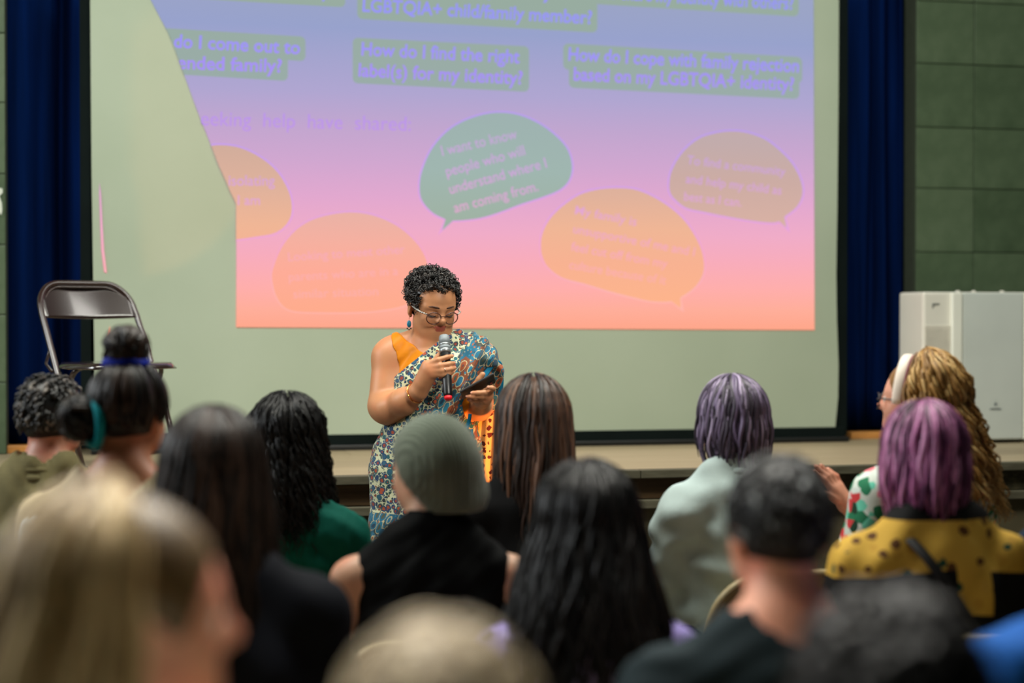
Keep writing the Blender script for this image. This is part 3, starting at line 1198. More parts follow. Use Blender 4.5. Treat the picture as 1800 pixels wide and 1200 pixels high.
def tufts(B, n, rng, R0=(.078, .099, .094), c0=(0, -.012, .036), L=0.035, rad=0.006, thmax=1.9, az=(-2.3, 2.3), curl=0.0, tone=(0.1, 1), front=True, lift=0.4):
    """short hair: little locks standing on the cap"""
    for i in range(n):
        a = rng.uniform(-PI, PI)
        t = math.acos(1 - rng.random() * (1 - math.cos(thmax)))
        if abs(a) > az[1] and t > 0.95: continue
        dx, dy = math.sin(a), -math.cos(a)
        p = Vector((c0[0] + R0[0] * math.sin(t) * dx, c0[1] + R0[1] * math.sin(t) * dy, c0[2] + R0[2] * math.cos(t)))
        nrm = Vector((math.sin(t) * dx / R0[0], math.sin(t) * dy / R0[1], math.cos(t) / R0[2])).normalized()
        dn = Vector((math.cos(t) * dx, math.cos(t) * dy, -math.sin(t)))
        tw = Vector((-dy, dx, 0)) * rng.uniform(-0.7, 0.7)
        dr = (dn + tw + nrm * lift).normalized()
        l_ = L * rng.uniform(0.7, 1.3)
        pts = []
        for j in range(6):
            s = j / 5
            q = p + dr * l_ * s - nrm * l_ * 0.35 * s * s
            if curl: q = q + (Vector((-dy, dx, 0)) * math.cos(s * 7 + i) + nrm * math.sin(s * 7 + i)) * curl * s
            pts.append(q)
        B.tube(pts, [rad * x for x in (0.7, 1, 1, 0.85, 0.6, 0.25)], 5, False, [nrm] * 6, 0.55, rng.uniform(*tone))


def hair_cap(long=0.0, R=(.081, .101, .098), face=(.078, .085, .09), c=(0, -.012, .036), h=0.008, ears=True, wide=.075):
    ps = [ell(c, R, .02)]
    if long > 0:
        ps += [cap((0, -.035, .0), (0, -.075, -long), wide, wide * .85, .04, '+', .62)]
    ps += [ell((0, .118, -.012), face, .012, '-')]
    if ears: ps += [ell((s * .088, .012, -.012), (.03, .036, .042), .012, '-') for s in (-1, 1)]
    lo, hi = bounds(ps, .03)
    f = Field(lo, hi, h).prims(ps)
    if long == 0: f.clip(lambda X, Y, Z: (-.062 - Z) + 0 * X + 0 * Y)
    return f.surface()


def place(o, M): o.matrix_local = M


# ------------------------------------------------------------------ a seated listener
m_eye = plain('eye_white', (225, 220, 210), 0.2)
m_iris = plain('eye_iris', (50, 36, 28), 0.2)


def seated(label, px, py, d, yaw=0.0, hyaw=0.0, hpitch=-0.04, sw=.165, fat=1.0, skin=None, shirt=None, trousers=None, sleeve='long',
           neck=.074, fold=(.004, 45), hair=None, chair=None, lean=0.0, collar=False, hs=1.0, infl=.014):
    Hw = at(px, py, d)
    rz = -YAW + yaw
    hz = Hw.z
    root = empty('person', (Hw.x + math.sin(rz) * (.02 + lean), Hw.y - math.cos(rz) * (.02 + lean), 0), rz, label, 'person')
    hy = .02 + lean
    # torso chain
    zc = hz - .36
    T = [ell((0, lean * .7 - .022, zc), (sw * .97, .112 * fat, .185), .04),
         cap((0, lean * .8 - .03, hz - .24), (0, lean * .4, (zc + .5) / 2), .12 * fat, .13 * fat, .05, '+', .78),
         ell((0, .0, .5 * zc + .26), (.148 * fat, .118 * fat, .19), .05),
         ell((0, -.01, .535), (.172 * fat, .135 * fat, .115), .05)]
    for s in (-1, 1):
        T += [cap((s * .02, hy - .055, hz - .115), (s * (sw * .80), lean * .9 - .03, hz - .225), .044, .044, .04)]
    N = [cap((0, lean - .03, hz - .21), (0, hy - .022, hz - .03), .060, .053, .03)]
    A, A1 = [], []
    for s in (-1, 1):
        sh, el_, wr = (s * sw, lean * .9 - .025, hz - .238), (s * (sw + .035), .05, max(.62, hz - .50)), (s * .10, .30, .60)
        A1 += [cap(sh, tuple(sh[i] + (el_[i] - sh[i]) * .55 for i in range(3)), .054 * fat, .047 * fat, .035)]
        A += [cap(sh, el_, .054 * fat, .040 * fat, .035), cap(el_, wr, .040, .028, .02)]
    HANDS = []
    for s in (-1, 1):
        HANDS += [cap((s * .10, .30, .60), (s * .085, .36, .592), .028, .032, .02, '+', 1.0)]
        for k_, (fx, fl_) in enumerate(((-.03, .065), (-.01, .075), (.01, .07), (.03, .055))):
            HANDS += [cap((s * (.085 + fx * .8), .385, .592), (s * (.080 + fx), .385 + fl_ * .7, .588), .0095, .0085, .006),
                      cap((s * (.080 + fx), .385 + fl_ * .7, .588), (s * (.078 + fx), .385 + fl_ * 1.1, .575), .0085, .007, .006)]
        HANDS += [cap((s * .06, .34, .60), (s * .035, .385, .60), .011, .0085, .01)]
    Lg = []
    for s in (-1, 1):
        Lg += [cap((s * .09, .0, .515), (s * .115, .40, .515), .088 * fat, .060, .05), cap((s * .115, .405, .51), (s * .115, .37, .10), .058, .036, .03)]
    FT = [cap((s * .115, .35, .055), (s * .125, .52, .038), .040, .030, .03) for s in (-1, 1)]
    Rh = rotm(hyaw, hpitch)
    HP = xf(head_prims(), Rh * 1.0, (0, hy, hz))
    allp = T + N + A + Lg + FT + HANDS + HP
    lo, hi = bounds(allp, .03)
    f = Field(lo, hi, .0105).prims(allp)
    V, Q = f.surface()
    mk('body', V, Q, skin, root)
    # eyes
    for s in (-1, 1):
        q = Rh @ np.array((s * .031, .0775, .012))
        MB().ell((q[0], q[1] + hy, q[2] + hz), (.0115, .0115, .0115)).build('eye', m_eye, root)
    # shirt
    rng = np.random.RandomState(abs(hash(label)) % 1000 if False else int(px) % 997)
    G = list(T)
    if sleeve == 'long': G += A
    elif sleeve == 'short': G += A1
    lo, hi = bounds(G, .05)
    f = Field(lo, hi, .0105).prims(G, infl)
    ws = rng.normal(size=(5, 3)) * fold[1]
    phs = rng.uniform(0, 6.28, 5)

    def folds(X, Y, Z):
        r_ = 0
        for w_, p_ in zip(ws, phs): r_ = r_ + np.sin(w_[0] * X + w_[1] * Y + w_[2] * Z + p_ + 1.2 * np.sin(w_[2] * .4 * X + w_[0] * .3 * Z))
        return fold[0] * r_ / 2.2
    f.disp(folds)
    f.clip(lambda X, Y, Z: (.50 - Z) + 0 * X + 0 * Y)
    cut = [cap((0, lean - .03, hz - .155), (0, hy, hz + .10), neck, neck * 1.1, .01, '-')]
    if sleeve == 'none':
        cut += [ell((s * (sw + .052), -.02, hz - .27), (.062, .16, .15), .012, '-') for s in (-1, 1)]
    f.prims(cut)
    V, Q = f.surface()
    mk('shirt', V, Q, shirt, root)
    if collar:
        b = MB()
        for (r0, z0, rad) in ((neck + .004, hz - .165, .016), (neck + .001, hz - .142, .012)):
            b.tube([(r0 * math.cos(q) * 1.02, lean - .03 + r0 * math.sin(q), z0 + .022 * math.cos(q - PI * 1.5)) for q in np.linspace(0, 2 * PI, 24, endpoint=False)], rad, 8, True)
        b.build('collar', shirt, root)
    # trousers and shoes
    hips = [ell((0, -.01, .535), (.172 * fat, .135 * fat, .115), .05)] + Lg
    lo, hi = bounds(hips, .05)
    f = Field(lo, hi, .014).prims(hips, .012).clip(lambda X, Y, Z: np.maximum(.11 - Z, Z - .63) + 0 * X + 0 * Y)
    V, Q = f.surface()
    mk('trousers', V, Q, trousers, root)
    for s in (-1, 1): MB().ell((s * .121, .44, .042), (.050, .145, .042), None, 14, 10).build('shoe', m_shoe, root)
    M = Matrix(Rh.tolist()).to_4x4()
    M.translation = Vector((0, hy, hz))
    if hair: hair(root, M, rng)
    if chair:
        audience_chair((root.location.x + math.sin(rz) * .075, root.location.y - math.cos(rz) * .075, 0), rz, chair)
    return root, M


m_shoe = plain('shoe_black', (22, 22, 24), 0.5)
m_jeans = fabric('jeans_denim', (36, 44, 62))
m_dark_tr = fabric('dark_trousers', (26, 26, 30))


def hair_obj(name, cap_vq, B, m, root, M, tone0=0.15):
    V, Q = cap_vq if cap_vq is not None else (np.zeros((0, 3), np.float32), np.zeros((0, 4), int))
    n = len(V)
    faces = [tuple(int(i) for i in q) for q in Q] + [tuple(i + n for i in f) for f in B.F]
    allv = [tuple(v) for v in V] + B.V
    o = mk(name, allv, faces, m, root, True, None, [tone0] * n + B.T)
    place(o, M)
    return o

# ------------------------------------------------------------------ the speaker (local frame: x to the picture's right, y away, z up)
SP = at(765, 560, FPX / 520.0)
spk = empty('person', (SP.x, SP.y, 0), -YAW, 'woman in printed sari with short dark curls and glasses speaking into a microphone', 'person')
m_skin_s = skin_mat('speaker_skin', (188, 131, 92), 0.3)
m_lips = plain('speaker_lips', (152, 74, 60), 0.4, 0, 0.1, 60)

AL, BE = math.radians(25), math.radians(22)
Fv = Vector((math.sin(AL) * math.cos(BE), -math.cos(AL) * math.cos(BE), -math.sin(BE)))
Uv = Vector((math.sin(AL) * math.sin(BE), -math.cos(AL) * math.sin(BE), math.cos(BE)))
Rv = Fv.cross(Uv)
RH = np.array([[Rv[i], Fv[i], Uv[i]] for i in range(3)])
HO = np.array((-.012, .0, 1.486))
MH = Matrix(RH.tolist()).to_4x4()
MH.translation = Vector(HO)

torso = [ell((.01, .035, 1.235), (.150, .105, .16), .03), ell((-.055, -.030, 1.195), (.072, .070, .072), .05), ell((.080, -.030, 1.195), (.072, .070, .072), .05),
         ell((-.010, .01, 1.06), (.142, .128, .14), .05), ell((-.032, .03, .93), (.172, .150, .15), .06)]
traps = [cap((-.020, .028, 1.400), (-.125, .035, 1.352), .040, .042, .035), cap((.0, .028, 1.385), (.115, .035, 1.330), .038, .044, .035),
         cap((-.01, -.005, 1.345), (.0, -.02, 1.27), .055, .09, .05)]
neckp = [cap((-.012, .022, 1.33), (-.012, .012, 1.45), .062, .054, .03), cap((-.012, -.012, 1.385), (-.006, -.03, 1.415), .042, .036, .03)]
armR = [ell((-.150, .028, 1.322), (.060, .058, .062), .04), cap((-.158, .028, 1.315), (-.172, -.015, 1.16), .056, .053, .03),
        cap((-.172, -.02, 1.155), (-.155, -.06, 1.148), .050, .046, .02),
        cap((-.160, -.045, 1.146), (-.095, -.125, 1.178), .047, .042, .03), cap((-.100, -.12, 1.177), (-.046, -.175, 1.212), .041, .0255, .02)]
handR = [cap((-.046, -.178, 1.213), (-.018, -.212, 1.298), .0240, .0165, .02), cap((-.044, -.18, 1.215), (.002, -.222, 1.268), .0235, .0160, .02),
         cap((-.03, -.195, 1.245), (-.012, -.216, 1.283), .024, .020, .02)]


def finger(pts, r0, r1, k=.006):
    n = len(pts) - 1
    out = []
    for i in range(n):
        a, b = r0 + (r1 - r0) * i / n, r0 + (r1 - r0) * (i + 1) / n
        out.append(cap(pts[i], pts[i + 1], a, b, .004 if i else k))
    return out


fR = [[(-.014, -.220, 1.304), (.020, -.2385, 1.317), (.048, -.2275, 1.325), (.063, -.206, 1.328)],
      [(-.008, -.227, 1.291), (.026, -.2425, 1.2985), (.057, -.229, 1.304), (.0685, -.206, 1.305)],
      [(-.002, -.231, 1.2785), (.030, -.2435, 1.282), (.061, -.231, 1.287), (.071, -.208, 1.289)],
      [(.004, -.231, 1.2665), (.032, -.2405, 1.2675), (.056, -.231, 1.272), (.066, -.211, 1.275)]]
for pts, r in zip(fR, (.0092, .0094, .0090, .0080)): handR += finger(pts, r, r * .74, .010)
handR += finger([(-.032, -.185, 1.245), (-.006, -.186, 1.292), (.018, -.182, 1.325), (.034, -.181, 1.348)], .0125, .0090, .012)
armL = [ell((.150, .028, 1.315), (.058, .056, .06), .04), cap((.155, .028, 1.31), (.150, .005, 1.165), .052, .044, .03),
        cap((.150, .0, 1.158), (.150, -.04, 1.15), .041, .040, .02), cap((.150, -.04, 1.15), (.160, -.165, 1.187), .039, .027, .02)]
handL = [cap((.160, -.168, 1.188), (.180, -.215, 1.202), .025, .020, .02), cap((.162, -.17, 1.186), (.172, -.208, 1.185), .023, .016, .02)]
fL = [[(.184, -.228, 1.2075), (.172, -.262, 1.2120), (.150, -.2690, 1.2110), (.133, -.2630, 1.2105)],
      [(.182, -.222, 1.195), (.162, -.256, 1.1985), (.136, -.260, 1.1985), (.117, -.252, 1.1985)],
      [(.174, -.212, 1.184), (.152, -.240, 1.1855), (.132, -.243, 1.1855), (.121, -.237, 1.1860)],
      [(.186, -.222, 1.212), (.199, -.252, 1.223), (.196, -.274, 1.2275), (.184, -.2760, 1.229)]]
for pts, r in zip(fL, (.0090, .0090, .0080, .0085)): handL += finger(pts, r, r * .76, .010)
handL += finger([(.164, -.182, 1.200), (.140, -.186, 1.232), (.152, -.190, 1.252), (.164, -.192, 1.268)], .0125, .0090, .012)
legs = []
for s in (-1, 1):
    legs += [cap((s * .08 - .03, .03, .88), (s * .085 - .01, .02, .48), .098, .058, .05), cap((s * .085 - .01, .02, .48), (s * .09, .05, .09), .056, .036, .03),
             cap((s * .09, .05, .05), (s * .10, -.13, .03), .038, .026, .03)]
    for q in range(5):
        legs += [cap((s * (.10 + (q - 1.6) * .014 * 1.0), -.14, .026), (s * (.10 + (q - 1.6) * .016), -.170 + q * .006 * (1 if q else 0), .018), .0095 if q else .012, .008 if q else .0105, .006)]
jowl = [ell((s * .028, .055, -.058), (.020, .020, .016), .02) for s in (-1, 1)] + [ell((0, .045, -.078), (.035, .035, .016), .03)]
headp = xf(head_prims(True) + jowl, RH, HO)
allp = torso + traps + neckp + armR + handR + armL + handL + legs + headp
lo, hi = bounds(allp, .03)
f = Field(lo, hi, .0037).prims(allp)
V, Q = f.surface()
# lips take their own colour, read in the head's own frame
cen = V[Q].mean(1)
loc = (cen - HO.astype(np.float32)) @ RH.astype(np.float32)
lipm = (np.minimum(((loc[:, 0] / .0245) ** 2 + ((loc[:, 1] - .0885) / .020) ** 2 + ((loc[:, 2] + .0325) / .0060) ** 2),
                   ((loc[:, 0] / .0205) ** 2 + ((loc[:, 1] - .087) / .020) ** 2 + ((loc[:, 2] + .0405) / .0075) ** 2)) < 1.0)
mk('body', V, Q, [m_skin_s, m_lips], spk, True, lipm.astype(np.int32))


def hl(p): return MH @ Vector(p)


# brows, lashes
m_brow = plain('brow_hair', (78, 50, 36), 0.6)
m_lash = plain('lash_black', (20, 14, 12), 0.6)
for s in (-1, 1):
    pts = [hl((s * x, y, z)) for x, y, z in ((.013, .0930, .0355), (.023, .0925, .0385), (.036, .0865, .0390), (.050, .0740, .0335))]
    MB().tube(pts, [.0024, .0034, .0030, .0012], 6, False, [Fv] * 4, .5).build('eyebrow', m_brow, spk)
for s in (-1, 1):
    pts = [hl((s * x, y, z)) for x, y, z in ((.017, .0850, .0060), (.025, .0885, .0040), (.033, .0885, .0036), (.041, .0835, .0056), (.047, .0780, .0085))]
    MB().tube(pts, [.0010, .0018, .0020, .0018, .0008], 5).build('eyelash', m_lash, spk)

# short curly hair: a close cap with several hundred small ringlets standing on it
m_curl = hair_mat('black_curls', [(0.0, (12, 11, 11)), (0.5, (26, 23, 22)), (1.0, (62, 54, 49))], 0.36, 0.6)
capf = [ell((0, -.014, .037), (.078, .098, .087), .02), ell((0, .122, -.002), (.085, .088, .082), .01, '-')] + \
       [ell((s * .090, .008, -.014), (.030, .030, .045), .008, '-') for s in (-1, 1)]
lo, hi = bounds(capf, .03)
f = Field(lo, hi, .005).prims(capf).clip(lambda X, Y, Z: (-.058 - Z) + 0 * X + 0 * Y)
cv_, cq = f.surface()
rng = np.random.RandomState(11)
B = MB()
fc = cv_[cq].mean(1)
nr = np.cross(cv_[cq[:, 2]] - cv_[cq[:, 0]], cv_[cq[:, 3]] - cv_[cq[:, 1]])
nr /= np.linalg.norm(nr, axis=1)[:, None] + 1e-9
rad_ = ((fc[:, 0] / .078) ** 2 + ((fc[:, 1] + .014) / .098) ** 2 + ((fc[:, 2] - .037) / .087) ** 2)
okf = np.nonzero((rad_ > .9) & (fc[:, 2] > -.035) & ~((fc[:, 1] > .045) & (fc[:, 2] < .082)))[0]
for q in rng.choice(okf, 1050):
    p, n_ = Vector(fc[q].tolist()), Vector(nr[q].tolist())
    low = max(0.0, min(1.0, (p.z - .00) / .05))
    a = Vector(rng.normal(size=3)).normalized()
    a = (a - n_ * a.dot(n_) * 0.6).normalized()
    b = a.orthogonal().normalized()
    c = a.cross(b)
    r = rng.uniform(.0050, .0120) * (0.45 + .55 * low)
    turns = rng.uniform(1.0, 1.9)
    ph = rng.uniform(0, 6.28)
    pitch = rng.uniform(.003, .007)
    ctr = p + n_ * (r * rng.uniform(.2, 1.0) + .006 * low * rng.random() + .006 * low * max(0, n_.z) * rng.random())
    pts = []
    N = int(11 * turns) + 2
    for j in range(N):
        q_ = ph + 2 * PI * turns * j / (N - 1)
        rr = r * (1 - .25 * j / N)
        pts.append(ctr + b * math.cos(q_) * rr + c * math.sin(q_) * rr + a * (pitch * turns * (j / (N - 1) - .5)))
    B.tube(pts, [.0010] + [.0015] * (N - 2) + [.0007], 4, False, None, 1.0, rng.uniform(.05, 1.0) ** 1.4, False)
hair_obj('hair', (cv_, cq), B, m_curl, spk, MH, .05)

# glasses with round rims, patterned temples
gl = empty('glasses')
gl.parent = spk
place(gl, MH)
gl['label'] = 'round brown glasses with black and white patterned temples'
m_rim = plain('brown_rim', (72, 40, 34), 0.25)
t = NT('checked_temple').set(0.35)
v = t.coords()
wv = t.n('ShaderNodeTexWave', bands_direction='Y')
wv.inputs['Scale'].default_value = 55
t.l(v, wv.inputs['Vector'])
t.base(t.ramp(wv.outputs['Fac'], [(0.45, (30, 26, 26)), (0.55, (225, 222, 212))], 'CONSTANT'))
m_tem = t.m
t = NT('spectacle_lens').set(0.02, 0, 0.5)
t.base((1, 1, 1, 1))
tr = t.n('ShaderNodeBsdfTransparent')
gs = t.n('ShaderNodeBsdfGlossy')
gs.inputs['Roughness'].default_value = 0.03
mxs = t.n('ShaderNodeMixShader')
fr = t.n('ShaderNodeFresnel')
fr.inputs[0].default_value = 1.5
t.l(fr.outputs[0], mxs.inputs[0])
t.l(tr.outputs[0], mxs.inputs[1])
t.l(gs.outputs[0], mxs.inputs[2])
t.l(mxs.outputs[0], t.out.inputs[0])
m_lens = t.m
for s in (-1, 1):
    ring = []
    for k in range(32):
        q = 2 * PI * k / 32
        x = s * .0315 + .0245 * math.cos(q)
        z = .004 + .0215 * math.sin(q) * (1.0 if math.sin(q) < 0 else .92)
        y = .1035 - .35 * max(0, abs(x) - .02) ** 1 * .45
        ring.append((x, y, z))
    rm = MB().tube(ring, .0018, 6, True).build('rim', m_rim, gl)
    top = [p for p in ring if p[2] > .010]
    V_ = [(s * .0315, .1010, .004)] + ring
    mk('lens', V_, [(0, k + 1, (k + 1) % 32 + 1) for k in range(32)], m_lens, gl)
    MB().tube([(s * .0545, .0965, .015), (s * .0715, .078, .017), (s * .0760, .040, .014), (s * .0775, .0, .012), (s * .077, -.018, .002)], [.0022, .0028, .0028, .0024, .0016], 6, False, None, 1).build('temple', m_tem, gl)
MB().tube([(-.0085, .1035, .010), (0, .106, .0125), (.0085, .1035, .010)], .0014, 6).build('bridge', m_rim, gl)

# earring: hook, turquoise bead and small black beads
er = empty('earring')
er.parent = spk
ep = MH @ Vector((.0765, -.003, -.029))
er.location = ep
MB().tube([(0, 0, .004), (.001, -.002, -.004), (0, -.001, -.013)], .0007, 5).build('hook', plain('earring_brass', (150, 110, 60), 0.3, 0.9), er)
MB().ell((0, -.001, -.028), (.0075, .005, .0125), None, 14, 10).build('turquoise_bead', plain('turquoise', (30, 120, 150), 0.35, 0, .3, 150), er)
for dx in (-.006, 0, .006):
    MB().ell((dx, -.002, -.043 - (.004 if dx == 0 else 0)), (.0028, .0028, .0028), None, 8, 6).build('black_bead', m_rub, er)

# bangle and ring
m_gold = plain('gold_bangle', (226, 150, 84), 0.2, 1.0, .05, 30)
ctr, dr = Vector((-.058, -.163, 1.2045)), Vector((.054, -.053, .036)).normalized()
a = dr.orthogonal().normalized()
b = dr.cross(a)
MB().tube([ctr + a * math.cos(q) * .0350 + b * math.sin(q) * .0335 for q in np.linspace(0, 2 * PI, 36, endpoint=False)], .0026, 8, True).build('bangle', m_gold, spk)
ctr, dr = Vector((.040, -.2400, 1.2835)), Vector((.031, .0125, .005)).normalized()
a = dr.orthogonal().normalized()
b = dr.cross(a)
MB().tube([ctr + a * math.cos(q) * .0088 + b * math.sin(q) * .0088 for q in np.linspace(0, 2 * PI, 20, endpoint=False)], .0009, 6, True).build('finger_ring', plain('silver_ring', (190, 188, 180), 0.2, 1.0), spk)
# finger nails
m_nail = plain('finger_nail', (214, 150, 122), 0.3)
for pts in fR + fL:
    p, q = Vector(pts[3]), Vector(pts[2])
    d_ = (p - q).normalized()
    out_ = Vector((0.1, -1, 0.25))
    out_ = (out_ - d_ * out_.dot(d_)).normalized()
    M = Matrix((d_, out_.cross(d_), out_)).transposed()
    MB().ell(p + d_ * .0015 + out_ * .0052, (.0052, .0042, .0016), M, 10, 6).build('fingernail', m_nail, spk)

# ----- sari
m_blouse = fabric('mustard_silk', (206, 124, 22), 0.5, .12, 500, .15, 14)
m_blouse.node_tree.nodes['Principled BSDF'].inputs['Roughness'].default_value = 0.42


def sari_mat():
    t = NT('sari_print').set(0.75, 0, 0.25, 0.1)
    v = t.coords()
    wob = t.noise(30, 2, v)
    # coordinates bent by noise so that no motif has straight sides
    nz_ = t.n('ShaderNodeTexNoise')
    nz_.inputs['Scale'].default_value = 38
    nz_.inputs['Detail'].default_value = 2
    t.l(v, nz_.inputs['Vector'])
    sub_ = t.n('ShaderNodeVectorMath', operation='SUBTRACT')
    t.l(nz_.outputs['Color'], sub_.inputs[0])
    sub_.inputs[1].default_value = (.5, .5, .5)
    scl = t.n('ShaderNodeVectorMath', operation='SCALE')
    t.l(sub_.outputs[0], scl.inputs[0])
    scl.inputs['Scale'].default_value = .014
    bent = t.n('ShaderNodeVectorMath', operation='ADD')
    t.l(v, bent.inputs[0])
    t.l(scl.outputs[0], bent.inputs[1])

    def vor(scale, sq=(1, .45, 1), rnd=.8, rot=(0, 0, 0), feat='F1'):
        m0 = t.n('ShaderNodeMapping')
        m0.inputs['Rotation'].default_value = rot
        t.l(bent.outputs[0], m0.inputs[0])
        m1_ = t.n('ShaderNodeMapping')
        m1_.inputs['Scale'].default_value = tuple(scale * q_ for q_ in sq)
        t.l(m0.outputs[0], m1_.inputs[0])
        o_ = t.n('ShaderNodeTexVoronoi', feature=feat)
        o_.inputs['Scale'].default_value = 1
        o_.inputs['Randomness'].default_value = rnd
        t.l(m1_.outputs[0], o_.inputs['Vector'])
        return o_
    cream = lin((192, 194, 158))
    lt = lambda s_, x_: t.math('LESS_THAN', s_, x_)
    # small flowers: rust hearts cupped by blue leaves, dark leaflets between
    v1, v2 = vor(50), vor(92, rnd=1.0)
    c1, c2 = t.n('ShaderNodeSeparateColor'), t.n('ShaderNodeSeparateColor')
    t.l(v1.outputs['Color'], c1.inputs[0])
    t.l(v2.outputs['Color'], c2.inputs[0])
    leaf = t.ramp(c2.outputs[0], [(0.0, (24, 52, 76)), (0.35, (30, 70, 66)), (0.6, (34, 74, 108)), (0.8, (120, 56, 36))], 'CONSTANT')
    heart = t.ramp(c1.outputs[0], [(0.0, (158, 72, 40)), (0.55, (134, 54, 36)), (0.8, (36, 82, 104))], 'CONSTANT')
    m1 = t.mix(lt(v2.outputs['Distance'], .50), cream, leaf)
    m1 = t.mix(lt(v1.outputs['Distance'], .55), m1, cream)
    m1 = t.mix(lt(v1.outputs['Distance'], .50), m1, t.ramp(c1.outputs[1], [(0.0, (30, 62, 96)), (0.5, (28, 84, 92)), (0.75, (40, 52, 60))], 'CONSTANT'))
    m1c = t.mix(lt(v1.outputs['Distance'], .30), m1, heart)
    # paisley end: long tilted drops outlined in cream on teal and rust
    R_ = (0, math.radians(-32), 0)
    w1, w2 = vor(46, (1, .3, .42), .5, R_), vor(110, (1, .3, .8), .9, R_)
    d1, d2 = t.n('ShaderNodeSeparateColor'), t.n('ShaderNodeSeparateColor')
    t.l(w1.outputs['Color'], d1.inputs[0])
    t.l(w2.outputs['Color'], d2.inputs[0])
    grd = t.ramp(d1.outputs[2], [(0.0, (26, 88, 112)), (0.45, (118, 66, 42)), (0.62, (34, 104, 130)), (0.85, (52, 62, 60))], 'CONSTANT')
    grd = t.mix(lt(w2.outputs['Distance'], .34), grd, t.ramp(d2.outputs[0], [(0.0, (168, 160, 126)), (0.3, (24, 62, 84)), (0.55, (156, 82, 46)), (0.8, (46, 122, 150))], 'CONSTANT'))
    p1 = t.mix(lt(w1.outputs['Distance'], .50), grd, lin((178, 170, 132)))
    p2 = t.mix(lt(w1.outputs['Distance'], .44), p1, t.ramp(d1.outputs[0], [(0.0, (28, 96, 124)), (0.4, (146, 74, 42)), (0.6, (40, 72, 80)), (0.8, (30, 104, 128))], 'CONSTANT'))
    p3 = t.mix(lt(w1.outputs['Distance'], .24), p2, t.ramp(d1.outputs[1], [(0.0, (70, 78, 68)), (0.35, (28, 62, 86)), (0.7, (150, 80, 46))], 'CONSTANT'))
    # which part of the cloth: the paisley end lies right of a slanting line over the chest
    tc = t.n('ShaderNodeTexCoord')
    sx = t.n('ShaderNodeSeparateXYZ')
    t.l(tc.outputs['Object'], sx.inputs[0])
    g = t.math('SUBTRACT', sx.outputs[0], t.math('MULTIPLY', t.math('SUBTRACT', sx.outputs[2], 1.22), .52))
    side = t.math('GREATER_THAN', g, .035)
    low = t.math('LESS_THAN', sx.outputs[2], 1.0)
    # the skirt keeps the small print apart from its front pleats
    sel = t.math('MULTIPLY', side, t.math('SUBTRACT', 1.0, t.math('MULTIPLY', low, t.math('LESS_THAN', sx.outputs[0], .05))))
    lowb = t.math('LESS_THAN', sx.outputs[2], .80)
    sel = t.math('MAXIMUM', sel, lowb)
    col = t.mix(sel, m1c, p3)
    # fine woven lines between the bands
    for off in (.035, .095, .102, .150):
        ln = t.math('LESS_THAN', t.math('ABSOLUTE', t.math('SUBTRACT', g, off)), .0013 if off != .0985 else .004)
        col = t.mix(t.math('MULTIPLY', ln, t.math('SUBTRACT', 1, lowb)), col, lin((92, 62, 52)) if off > .05 else lin((60, 78, 66)))
    t.base(col)
    t.bump(t.math('ADD', t.noise(600, 2, v), t.math('MULTIPLY', t.noise(26, 3, v), 3)), .25, .002)
    return t.m


m_sari = sari_mat()
m_teal_b = fabric('teal_border', (14, 104, 138), 0.6, .1, 500, .15)

# blouse
bp = torso[:3] + traps + armR[:1]
lo, hi = bounds(bp, .03)
f = Field(lo, hi, .0042).prims(bp, .0065)
f.clip(lambda X, Y, Z: np.maximum((Z - (1.397 - .747 * (X + .121))) / 1.248 + 0 * Y, 1.05 - Z))
f.clip(lambda X, Y, Z: (-.121 - np.clip((Z - 1.305) * .36, 0, .03)) - X + 0 * Y)
f.disp(lambda X, Y, Z: .0016 * np.sin(X * 95 - Z * 60 + 1.4 * np.sin(Z * 40)) * (np.abs(X + .08) < .2) + 0 * Y)
V, Q = f.surface()
mk('blouse', V, Q, m_blouse, spk)

# the sari's drape: wrapped body and skirt plus the cape-like fall over her left shoulder
sk = [cap((-.032, .03, .96), (-.028, .03, .72), .172, .180, .06, '+', .85), cap((-.028, .03, .74), (-.01, .03, .055), .178, .225, .06, '+', .88)]
cape = [cap((.045, .012, 1.343), (.125, .012, 1.322), .040, .056, .04), cap((.125, .012, 1.322), (.162, .004, 1.268), .060, .052, .04),
        cap((.162, .004, 1.275), (.166, .025, 1.17), .052, .046, .04), cap((.06, -.06, 1.25), (.13, -.03, 1.29), .05, .06, .05)]
sp_ = torso + traps[1:] + sk + cape
lo, hi = bounds(sp_, .04)
f = Field(lo, hi, .0045)
f.prims(torso + traps[1:], .0125).prims(sk).prims(cape, .006)


def sfold(X, Y, Z):
    lowm = np.clip((1.0 - Z) * 4, 0, 1)
    pl_ = .0065 * np.sin(X * 62 + .8 * np.sin(Z * 5) + Y * 10) * lowm
    g = X - (Z - 1.22) * .52
    up = np.clip((Z - 1.02) * 8, 0, 1) * np.clip((X + .02) * 12, 0, 1)
    dr = .0045 * np.sin(g * 120 + .9 * np.sin(Z * 24)) * up
    return pl_ + dr + .0015 * np.sin(X * 50 + Z * 70 + Y * 30)


f.disp(sfold)
f.clip(lambda X, Y, Z: (Z - 1.379 - .8 * (X - .019)) / 1.28 + 0 * Y)
f.clip(lambda X, Y, Z: .03 - Z + 0 * X + 0 * Y)
# her left forearm comes out from under the fall
f.prims([cap((.178, -.10, 1.285), (.150, -.16, 1.14), .032, .062, .012, '-'), cap((.150, -.03, 1.145), (.152, -.15, 1.16), .050, .058, .012, '-'),
         cap((.192, -.05, 1.25), (.215, -.02, 1.10), .040, .060, .012, '-'),
         ell((.108, -.128, 1.062), (.014, .05, .040), .008, '-', rot_axis('Y', .5))])
V, Q = f.surface()
sari = mk('sari', V, Q, m_sari, spk)
sari['label'] = 'cream, rust and teal printed sari'

